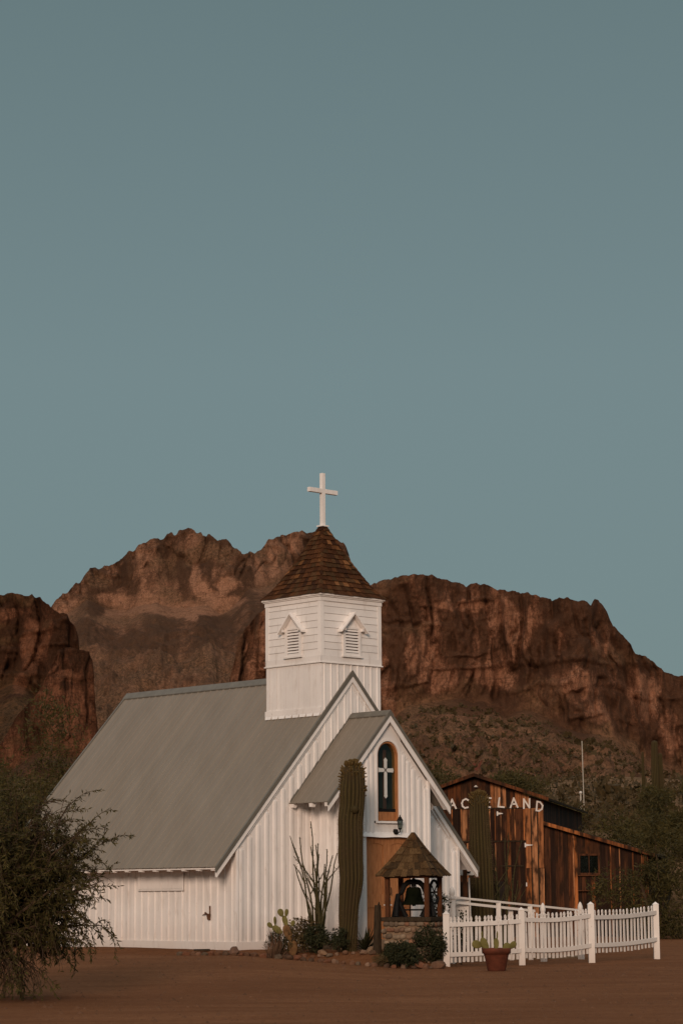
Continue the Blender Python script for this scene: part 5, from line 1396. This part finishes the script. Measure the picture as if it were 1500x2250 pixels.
def ocotillo(x, y, h, n, label, sx=1.0, seed=1):
    rs = random.Random(seed)
    t = thing('ocotillo', (x, y, gz(x, y) - 0.03), 0, label, 'ocotillo')
    leafp = []
    for k in range(n):
        a = rs.uniform(0, 2 * math.pi); q = rs.uniform(0.15, 1.0)
        L = h * rs.uniform(0.62, 1.05)
        dx, dy = math.cos(a) * q * 0.34 * sx, math.sin(a) * q * 0.22
        bend = rs.uniform(-0.12, 0.12)
        pts = []
        for j in range(9):
            s = j / 8
            pts.append((math.cos(a) * 0.05 + dx * L * s * (0.55 + 0.5 * s) + math.sin(s * 9 + k * 2.3) * 0.03 + bend * s * s * L * 0.4, math.sin(a) * 0.04 + dy * L * s, L * s * (1 - 0.06 * q)))
        rad = [0.025 * (1 - 0.62 * j / 8) for j in range(9)]
        MB().tube(pts, rad, 6).build('stem', M['ocotillo'], t)
        extra = []
        for fork in range(rs.randint(0, 2)):        # forks
            j = rs.randint(3, 6); p = Vector(pts[j]); d = Vector((rs.uniform(-0.8, 0.8), rs.uniform(-0.2, 0.2), 1)).normalized() * L * rs.uniform(0.18, 0.36)
            fk = [tuple(p), tuple(p + d * 0.5 + Vector((rs.uniform(-.03, .03), 0, 0))), tuple(p + d)]
            MB().tube(fk, [0.013, 0.011, 0.007], 6).build('stem', M['ocotillo'], t)
            extra.append(fk)
        for pl in [pts] + extra:
            for p0, p1 in zip(pl[:-1], pl[1:]):
                p0, p1 = np.array(p0), np.array(p1)
                m_ = max(3, int(np.linalg.norm(p1 - p0) / 0.022))
                leafp.append(p0 + (p1 - p0) * RNG.random((m_, 1)) + RNG.normal(size=(m_, 3)) * 0.008)
    P = np.concatenate(leafp)
    v, f = leaf_quads(P, np.full(len(P), 0.034), 0.45, 0.3)
    link('thorny_leaves', npmesh('leaves', v, f), M['shrub'], t)['kind'] = 'stuff'
ocotillo(-0.54, 49.1, 2.85, 14, 'thorny many-stemmed ocotillo left of the tall saguaro', 0.6, 4)
ocotillo(3.95, 58.6, 3.0, 12, 'leafy ocotillo right of the stout saguaro by the barn', 0.7, 9)

def pad_mesh(w_, h_, th):
    m = MB(); vs = []; fs = []; nn, mm = 20, 9
    for j in range(mm):
        s = -math.cos(math.pi * j / (mm - 1)); kk = max(0.02, math.sqrt(max(0.0, 1 - abs(s) ** 2.6)))
        if 0 < j < mm - 1: kk = max(kk, math.sin(math.pi * j / (mm - 1)) ** 0.7)
        for i in range(nn):
            a = 2 * math.pi * i / nn
            z = math.sin(a); x = math.cos(a) * (0.82 + 0.18 * z)
            vs.append((x * w_ / 2 * kk, s * th / 2, (z * kk + 0.94) * h_ / 2))
    for j in range(mm - 1):
        for i in range(nn): fs.append((j * nn + i, (j + 1) * nn + i, (j + 1) * nn + (i + 1) % nn, j * nn + (i + 1) % nn))
    return m.add(vs, fs).mesh('pad', True)
PADM = pad_mesh(1.0, 1.0, 0.22)
def pads(t, specs, mat='pad'):
    """specs: (x, y, z, width, height, lean sideways, turn, material)"""
    for (x, y, z, w_, h_, lean, turn, mt) in specs:
        me = PADM.copy(); me.materials.clear()
        o = link('pad', me, M[mt], t, loc=(x, y, z), rot=(0, lean, turn)); o.scale = (w_, w_ * 0.9, h_)
        P = RNG.uniform(-1, 1, (46, 2)); P = P[(P ** 2).sum(1) < 0.8]
        pts = np.stack([P[:, 0] * 0.46, np.full(len(P), -0.105), P[:, 1] * 0.46 + 0.47], 1)
        v, f = leaf_quads(pts, np.full(len(pts), 0.06), 0.3, D=np.tile([0, -1.0, 0.3], (len(pts), 1)) + RNG.normal(size=(len(pts), 3)) * 0.4)
        link('spines', npmesh('spines', v, f), M['grass'], o)['kind'] = 'stuff'

pp = thing('prickly_pear', (-1.08, 48.75, gz(-1.08, 48.75)), 0, 'upright prickly pear with green upper pads against the white siding', 'prickly pear')
pads(pp, [(0.03, 0, 0.0, 0.26, 0.34, -0.1, 0.2, 'padold'), (-0.02, 0, 0.30, 0.22, 0.36, -0.35, 0.1, 'padold'),
          (-0.20, 0.0, 0.46, 0.17, 0.25, -0.95, 0.1, 'pad'), (-0.10, 0.0, 0.60, 0.14, 0.24, -0.35, -0.3, 'pad'),
          (-0.40, 0.0, 0.58, 0.12, 0.15, -0.9, 0.5, 'pad'), (-0.34, 0.02, 0.62, 0.10, 0.19, -0.1, 0.8, 'pad'), (-0.20, 0, 0.80, 0.15, 0.17, -0.35, 0.0, 'pad'), (-0.12, 0.02, 0.80, 0.11, 0.16, 0.15, 0.5, 'pad'), (0.0, 0.0, 0.60, 0.11, 0.13, 0.3, 0.2, 'pad')])

# flower pot with its own prickly pear
pot = thing('flower_pot', (2.92, 45.7, gz(2.92, 45.7) - 0.005), 0, 'round terracotta pot standing in front of the picket fence', 'pot')
MB().lathe([(0.165, 0.0), (0.175, 0.02), (0.235, 0.30), (0.25, 0.33), (0.275, 0.335), (0.285, 0.43), (0.275, 0.437), (0.25, 0.43), (0.24, 0.37), (0.0, 0.36)], 40).build('body', M['clay'], pot, True)
MB().lathe([(0.24, 0.36), (0.15, 0.40), (0.0, 0.41)], 20).build('soil', M['soil'], pot, True)
pc = thing('potted_cactus', (2.92, 45.7, gz(2.92, 45.7) + 0.37), 0, 'young green prickly pear growing in the terracotta pot', 'prickly pear')
pads(pc, [(-0.16, -0.02, 0.0, 0.17, 0.30, -0.45, 0.25, 'pad'), (-0.27, 0.0, 0.11, 0.19, 0.21, -1.35, 0.1, 'pad'), (-0.26, 0, 0.24, 0.08, 0.15, -0.15, 0.9, 'pad'),
          (0.0, 0.0, 0.02, 0.13, 0.24, 0.0, -0.4, 'pad'), (0.02, 0.05, 0.20, 0.06, 0.19, 0.1, 0.9, 'pad'), (0.16, -0.03, -0.04, 0.19, 0.22, 0.35, 0.2, 'pad'), (0.24, 0.0, 0.06, 0.15, 0.20, 1.0, 0.4, 'pad')])

def shrub(name, x, y, rx, ry, rz, n, size, mat, label, cat='shrub', thr=0.46, aspect=0.5, group=None, stems=6, up=0.4, seed=0, z=None, hang=0.92):
    zg = gz(x, y) if z is None else z
    t = thing(name, (x, y, zg), random.uniform(0, 6), label, cat, group)
    st = MB()
    for k in range(stems):
        a = random.uniform(0, 2 * math.pi); q = random.uniform(0.2, 0.75)
        e = Vector((math.cos(a) * rx * q, math.sin(a) * ry * q, rz * random.uniform(0.8, 1.5)))
        st.tube([(0, 0, -0.03), tuple(e * 0.45 + Vector((0, 0, 0.08 * rz))), tuple(e)], [0.02 * rx + 0.006, 0.012 * rx + 0.004, 0.004], 5)
    st.build('stems', M['bark'], t)
    p = clump_points(n, rx, ry, rz, thr, 1.5, seed + 31)
    p[:, 2] += rz * hang
    p = p[p[:, 2] > 0.01]
    v, f = leaf_quads(p, np.full(len(p), size), aspect, up)
    link('foliage', npmesh('foliage', v, f), M[mat], t)
    return t
shrub('shrub', -0.86, 48.95, 0.46, 0.3, 0.38, 2200, 0.06, 'drybush', 'dry brown shrub between the prickly pear and the ocotillo', seed=1)
shrub('shrub', -0.6, 48.85, 0.42, 0.3, 0.32, 2000, 0.06, 'shrub', 'dark green shrub at the foot of the ocotillo', seed=2)
shrub('shrub', -1.36, 48.8, 0.32, 0.24, 0.27, 1500, 0.08, 'shrub', 'small feathery green shrub left of the prickly pear', aspect=0.14, up=1.2, seed=3)
shrub('shrub', -0.12, 48.8, 0.42, 0.22, 0.26, 1500, 0.05, 'shrub', 'low dark shrub at the foot of the tall saguaro', seed=4)
shrub('shrub', 1.12, 47.5, 0.85, 0.32, 0.27, 5200, 0.055, 'shrub', 'low dark shrub spreading in front of the stone base', seed=5, hang=0.8)
shrub('shrub', 1.72, 47.65, 0.38, 0.3, 0.42, 3000, 0.055, 'shrub', 'taller dark shrub against the fence post by the stone base', seed=6)
shrub('shrub', 0.72, 47.45, 0.17, 0.15, 0.13, 420, 0.06, 'drybush', 'small pale yellow-green bush at the bed edge', seed=7, aspect=0.25, up=1.0)
shrub('shrub', 2.42, 49.4, 0.22, 0.2, 0.62, 420, 0.075, 'shrub', 'thin leafy rose bush behind the first fence post', seed=8, thr=0.52, stems=9)
shrub('shrub', 1.98, 48.9, 0.22, 0.2, 0.36, 260, 0.07, 'shrub', 'sparse vine climbing beside the bell shelter post', seed=9, thr=0.52, z=0.9, stems=5)
# spiky agave behind the tall saguaro
ag = thing('agave', (0.42, 49.15, gz(0.42, 49.15)), 0, 'dark spiky agave between the tall saguaro and the timber post', 'agave')
for k in range(34):
    a = random.uniform(0, 2 * math.pi); e = random.uniform(0.25, 1.35); L = random.uniform(0.42, 0.62)
    d = Vector((math.cos(a) * math.cos(e), math.sin(a) * math.cos(e), math.sin(e))); s = Vector((-math.sin(a), math.cos(a), 0)) * 0.028
    p0 = Vector((0, 0, 0.03)); p1 = p0 + d * L * 0.5; p2 = p0 + d * L + Vector((0, 0, -0.02)); u = d.cross(s).normalized() * 0.012
    MB().add([tuple(p0 - s * .7), tuple(p0 + s * .7), tuple(p1 - s), tuple(p1 + s), tuple(p2), tuple(p1 + u), tuple(p0 + u)], [(0, 1, 6), (0, 6, 5, 2), (6, 1, 3, 5), (2, 5, 4), (5, 3, 4), (0, 2, 3, 1), (2, 4, 3)]).build('leaf', M['shrub'], ag)
def tuft(x, y, h, n, label):
    t = thing('grass_tuft', (x, y, gz(x, y)), 0, label, 'grass')
    p = RNG.normal(size=(n, 3)) * (0.05, 0.05, 0.0)
    D = np.stack([p[:, 0] * 5 + RNG.normal(size=n) * 0.12, p[:, 1] * 5 + RNG.normal(size=n) * 0.12, np.ones(n)], 1)
    v, f = leaf_quads(p, np.full(n, h), 0.035, D=D)
    link('blades', npmesh('blades', v, f), M['grass'], t)['kind'] = 'stuff'
tuft(-1.46, 48.35, 0.30, 110, 'tuft of tan dry grass at the bed edge left of the prickly pear')
tuft(-1.36, 48.72, 0.5, 60, 'taller wispy grass tuft beside the feathery shrub')

# ------------------------------------------------------------------ rocks edging the bed
def field_rock(seed):
    me = stone_mesh(seed, 0.12, 0.10, 0.078, 2)
    co = np.empty(len(me.vertices) * 3, np.float32); me.vertices.foreach_get('co', co); co = co.reshape(-1, 3)
    rs = np.random.default_rng(seed)
    for _ in range(7):              # broken flat faces
        nrm = rs.normal(size=3); nrm[2] = abs(nrm[2]) * 0.8; nrm /= np.linalg.norm(nrm)
        d = co @ nrm; lim = np.quantile(d, 1.0) * rs.uniform(0.62, 0.85)
        co -= np.clip(d - lim, 0, None)[:, None] * nrm[None]
    me.vertices.foreach_set('co', co.ravel()); me.shade_flat()
    return me
ROCKM = [field_rock(50 + k) for k in range(10)]
RCOL = [(0.12, 0.060, 0.034), (0.155, 0.078, 0.046), (0.09, 0.052, 0.032), (0.18, 0.108, 0.07), (0.15, 0.063, 0.034), (0.11, 0.076, 0.05), (0.075, 0.042, 0.026)]
def rock(x, y, s, label, group, col=None, dz=0.0):
    me = random.choice(ROCKM); s *= 0.86
    o = link('rock', me, M['stone'], None, col=col or random.choice(RCOL), loc=(x, y, gz(x, y) + 0.045 * s + dz), rot=(random.uniform(-0.2, 0.2), random.uniform(-0.2, 0.2), random.uniform(0, 6)))
    o.scale = (s * random.uniform(0.8, 1.2), s * random.uniform(0.8, 1.1), s * random.uniform(0.75, 1.1))
    return tag(o, label, 'rock', group)
ORD = 'first second third fourth fifth sixth seventh eighth ninth tenth eleventh twelfth thirteenth fourteenth fifteenth sixteenth seventeenth eighteenth nineteenth'.split()
def ordinal(k):
    if k < 19: return ORD[k]
    t, u = divmod(k + 1, 10); tens = {2: 'twent', 3: 'thirt', 4: 'fort'}[t]
    return tens + 'ieth' if u == 0 else tens + 'y-' + ORD[u - 1]
def row(pts, step, s0, s1, label, group):
    made = []
    for (a, b_) in zip(pts[:-1], pts[1:]):
        L = math.hypot(b_[0] - a[0], b_[1] - a[1]); n = max(1, int(L / step))
        for k in range(n):
            t = (k + random.uniform(-0.2, 0.2)) / n
            made.append(rock(a[0] + (b_[0] - a[0]) * t, a[1] + (b_[1] - a[1]) * t + random.uniform(-0.05, 0.05), random.uniform(s0, s1), label, group))
    for k, o in enumerate(sorted(made, key=lambda o: o.location.x / o.location.y)):
        o['label'] = label % ordinal(k)
row([(-3.45, 49.6), (-2.6, 49.0), (-1.5, 48.35), (-0.5, 47.9), (0.6, 47.35), (1.2, 47.1), (1.95, 47.0)], 0.165, 0.6, 1.05, '%s brown rock from the left in the outer row edging the bed', 'outer row of edging rocks')
row([(-1.55, 48.9), (-1.2, 48.55), (-0.5, 48.5), (0.2, 48.5), (0.75, 48.3)], 0.175, 0.55, 0.9, '%s rock from the left in the inner row below the cacti', 'inner row of edging rocks')
rock(-0.45, 48.55, 1.15, 'pale tilted slab rock in the bed below the ocotillo', None, (0.22, 0.13, 0.075), 0.04)
rock(0.55, 48.45, 1.25, 'flat tan rock beside the foot of the timber post', None, (0.22, 0.14, 0.085))
rock(-2.3, 49.25, 1.4, 'largest dark rock by the front corner of the chapel', None, (0.14, 0.08, 0.055), 0.02)
rock(1.5, 47.1, 1.1, 'big red-brown rock in front of the dark shrub', None, (0.18, 0.08, 0.045), 0.03)
rock(1.85, 47.05, 1.35, 'large rounded rock next to the first fence post', None, (0.14, 0.075, 0.045), 0.02)
pk = thing('scrap_board', (-3.0, 49.95, gz(-3.0, 49.95) + 0.03), R(25), 'short dark scrap board lying by the chapel side wall', 'board')
MB().box(-0.16, 0.16, -0.06, 0.06, 0, 0.035).build('board', M['oldwood'], pk)
for k, (x, y, lab) in enumerate(((14.9, 128, 'white rock on the bare dirt patch of the hillside'), (17.6, 126, 'pale rock right of the bare hillside patch'), (17.4, 122, 'lower pale rock on the right hillside'))):
    rock(x, y, 1.3, lab, None, (0.7, 0.62, 0.54), 0.15)
# pebbles in the yard
n = 2600
x = RNG.uniform(-7, 8, n); y = RNG.uniform(27, 49, n); z = ground_z(x, y)
P = np.repeat(np.stack([x, y, z], 1), 5, 0).reshape(n, 5, 3); s = RNG.gamma(2.0, 0.007, n)[:, None] + 0.004
off = np.array([(-1, -.8, -.2), (1, -.9, -.2), (.9, 1, -.2), (-1, .8, -.2), (0, 0, .8)])
v = (P + off[None] * s[:, :, None] * RNG.uniform(0.7, 1.3, (n, 5, 3))).reshape(-1, 3)
b0 = np.arange(n)[:, None] * 5
f = np.concatenate([b0 + np.array([[0, 1, 4]]), b0 + np.array([[1, 2, 4]]), b0 + np.array([[2, 3, 4]]), b0 + np.array([[3, 0, 4]])])
pb = tag(link('pebbles', npmesh('pebbles', v, f), M['stone'], col=(0.14, 0.066, 0.034)), 'small pebbles scattered over the dirt yard', 'pebbles', kind='stuff')

# ------------------------------------------------------------------ trees
def tree(name, x, y, h, rx, ry, label, mat='paloverde', n=9000, size=0.16, aspect=0.22, clumps=9, group=None, seed=0, z=None, low=0.25):
    rs = random.Random(seed)
    zg = gz(x, y) - 0.05 if z is None else z
    t = thing(name, (x, y, zg), 0, label, 'tree', group)
    tr = MB(); P = []
    cs = []
    for k in range(clumps):
        a = rs.uniform(0, 2 * math.pi); q = rs.uniform(0.15, 0.85)
        cs.append(Vector((math.cos(a) * rx * q, math.sin(a) * ry * q, h * rs.uniform(low + 0.1, 0.86))))
    for s in range(3):
        a = rs.uniform(0, 6.28); tr.tube([(0.05 * math.cos(a), 0.05 * math.sin(a), 0), (0.15 * rx * math.cos(a), 0.15 * ry * math.sin(a), h * 0.2), (0.3 * rx * math.cos(a), 0.3 * ry * math.sin(a), h * 0.45)], [0.05 * h * 0.4, 0.035 * h * 0.4, 0.02 * h * 0.4], 7)
    for k, c in enumerate(cs):
        tr.tube([(0, 0, h * 0.12), tuple(c * 0.5 + Vector((rs.uniform(-.2, .2), rs.uniform(-.2, .2), h * 0.05))), tuple(c)], [0.018 * h * 0.5, 0.010 * h * 0.5, 0.004 * h * 0.5], 6)
        p = clump_points(n // clumps, rx * rs.uniform(0.35, 0.55), ry * rs.uniform(0.35, 0.55), h * rs.uniform(0.15, 0.26), 0.47, 1.3, seed * 13 + k)
        P.append(p + np.array(c))
    tr.build('trunk', M['bark'], t)
    P = np.concatenate(P); P = P[P[:, 2] > 0.05]
    v, f = leaf_quads(P, np.full(len(P), size), aspect, 0.1)
    link('crown', npmesh('crown', v, f), M[mat], t)
    return t
TG = 'palo verde trees behind the chapel and the barn'
tree('palo_verde_tree', 9.35, 70.6, 3.9, 1.7, 1.3, 'dark bushy palo verde at the right end of the barn', n=11000, size=0.15, seed=1, low=0.0, group=TG)
tree('palo_verde_tree', 12.3, 76.0, 4.6, 2.0, 1.6, 'taller palo verde at the right edge of the view', n=11000, size=0.16, seed=2, low=0.0, group=TG)
tree('palo_verde_tree', 9.7, 84.0, 4.0, 1.8, 1.6, 'palo verde rising behind the lean-to roof', n=8000, size=0.17, seed=3, low=0.05, group=TG)
tree('palo_verde_tree', 4.9, 92.0, 4.6, 2.3, 1.8, 'olive palo verde behind the barn ridge', n=9000, size=0.2, seed=4, low=0.0, group=TG)
tree('palo_verde_tree', 15.7, 112.0, 3.0, 2.2, 1.8, 'round palo verde below the far saguaros', n=6000, size=0.22, seed=5, low=0.0, group=TG)
tree('palo_verde_tree', 13.6, 96.0, 2.2, 1.9, 1.6, 'wide palo verde on the slope right of the barn roof', n=8000, size=0.2, seed=6, low=0.0, group=TG)
tree('palo_verde_tree', 9.2, 118.0, 2.8, 2.6, 1.8, 'palo verde below the thin pole on the hillside', n=8000, size=0.22, seed=7, low=0.0, group=TG)
tree('palo_verde_tree', -9.6, 72.0, 7.2, 2.6, 2.2, 'tall olive palo verde behind the left end of the chapel', n=14000, size=0.17, seed=8, low=0.0, group=TG)
tree('palo_verde_tree', -12.6, 82.0, 7.4, 2.8, 2.4, 'palo verde at the left edge behind the chapel roof', n=12000, size=0.19, seed=9, low=0.0, group=TG)
tree('palo_verde_tree', -9.3, 96.0, 5.6, 2.4, 2.0, 'lower palo verde just behind the chapel roof slope', n=9000, size=0.2, seed=10, low=0.0, group=TG)

def mesquite():
    """leafy tree at the left edge: limbs, drooping twigs, narrow leaves along every twig"""
    bx, by = -5.55, 36.0
    t = thing('mesquite_tree', (bx, by, gz(bx, by) - 0.05), 0, 'dark leafy mesquite with drooping twigs at the left edge of the yard', 'tree')
    rs = random.Random(21)
    tr = MB(); tw_ = MB()
    tr.tube([(0, 0, 0), (0.06, 0.02, 0.4), (0.05, 0.0, 0.75)], [0.16, 0.13, 0.11], 9)
    LP = []; LD = []
    def twig(p, d, L, droop, n=6):
        pts = [p.copy()]; q = p.copy(); v = d.normalized()
        for k in range(n):
            v = (v + Vector((rs.gauss(0, 0.17), rs.gauss(0, 0.17), rs.gauss(0, 0.12) - droop))).normalized()
            q = q + v * L / n; pts.append(q.copy())
        tw_.tube([tuple(a) for a in pts], [0.005 * (1 - k / (n + 1)) + 0.0015 for k in range(n + 1)], 4, False)
        for a, b_ in zip(pts[:-1], pts[1:]):
            m_ = max(3, int((b_ - a).length / 0.0105))
            s = RNG.random((m_, 1))
            LP.append(np.array(a) + (np.array(b_) - np.array(a)) * s)
            LD.append(np.tile(np.array(b_ - a) / ((b_ - a).length + 1e-6), (m_, 1)) * 0.8 + RNG.normal(size=(m_, 3)) * 0.65 + (0, 0, -0.3))
    c0 = Vector((0.52, 0.0, 1.82))
    for k in range(125):
        while True:                 # limb ends spread through the crown's volume
            e = Vector((rs.uniform(-1, 1), rs.uniform(-1, 1), rs.uniform(-1, 1)))
            if e.length < 1: break
        p3 = c0 + Vector((e.x * 1.55, e.y * 1.3, e.z * 1.68))
        if p3.z < 0.25: p3.z = 0.25 + rs.uniform(0, 0.3)
        p0 = Vector((0.05, 0, 0.7)); d = (p3 - p0)
        p1 = p0 + d * 0.4 + Vector((rs.gauss(0, .1), rs.gauss(0, .1), 0.16)); p2 = p0 + d * 0.75 + Vector((rs.gauss(0, .08), rs.gauss(0, .08), 0.12))
        tr.tube([tuple(p0), tuple(p1), tuple(p2), tuple(p3)], [0.035, 0.024, 0.013, 0.005], 5)
        dn = d.normalized()
        for j in range(17):
            s = rs.uniform(0.5, 1.0)
            base = p1.lerp(p2, (s - 0.4) / 0.35) if s < 0.75 else p2.lerp(p3, (s - 0.75) / 0.25)
            dd = dn * 0.6 + Vector((rs.gauss(0, 0.7), rs.gauss(0, 0.7), rs.gauss(0.1, 0.5)))
            twig(base, dd, rs.uniform(0.28, 0.68), rs.uniform(0.05, 0.22) if p3.z > 1.5 else rs.uniform(0.15, 0.5))
    tr.build('trunk', M['bark'], t); tw_.build('twigs', M['bark'], t)
    P, D = np.concatenate(LP), np.concatenate(LD)
    k = fbm(P[:, 0] * 1.7 + 9, P[:, 1] * 1.7 + 9, P[:, 2] * 1.7 + 9, 3, 8) + RNG.random(len(P)) * 0.25 > 0.605
    P, D = P[k], D[k]
    keep = P[:, 2] > 0.0
    v, f = leaf_quads(P[keep], np.full(keep.sum(), 0.078), 0.24, D=D[keep])
    link('crown', npmesh('crown', v, f), M['mesquite'], t)
mesquite()
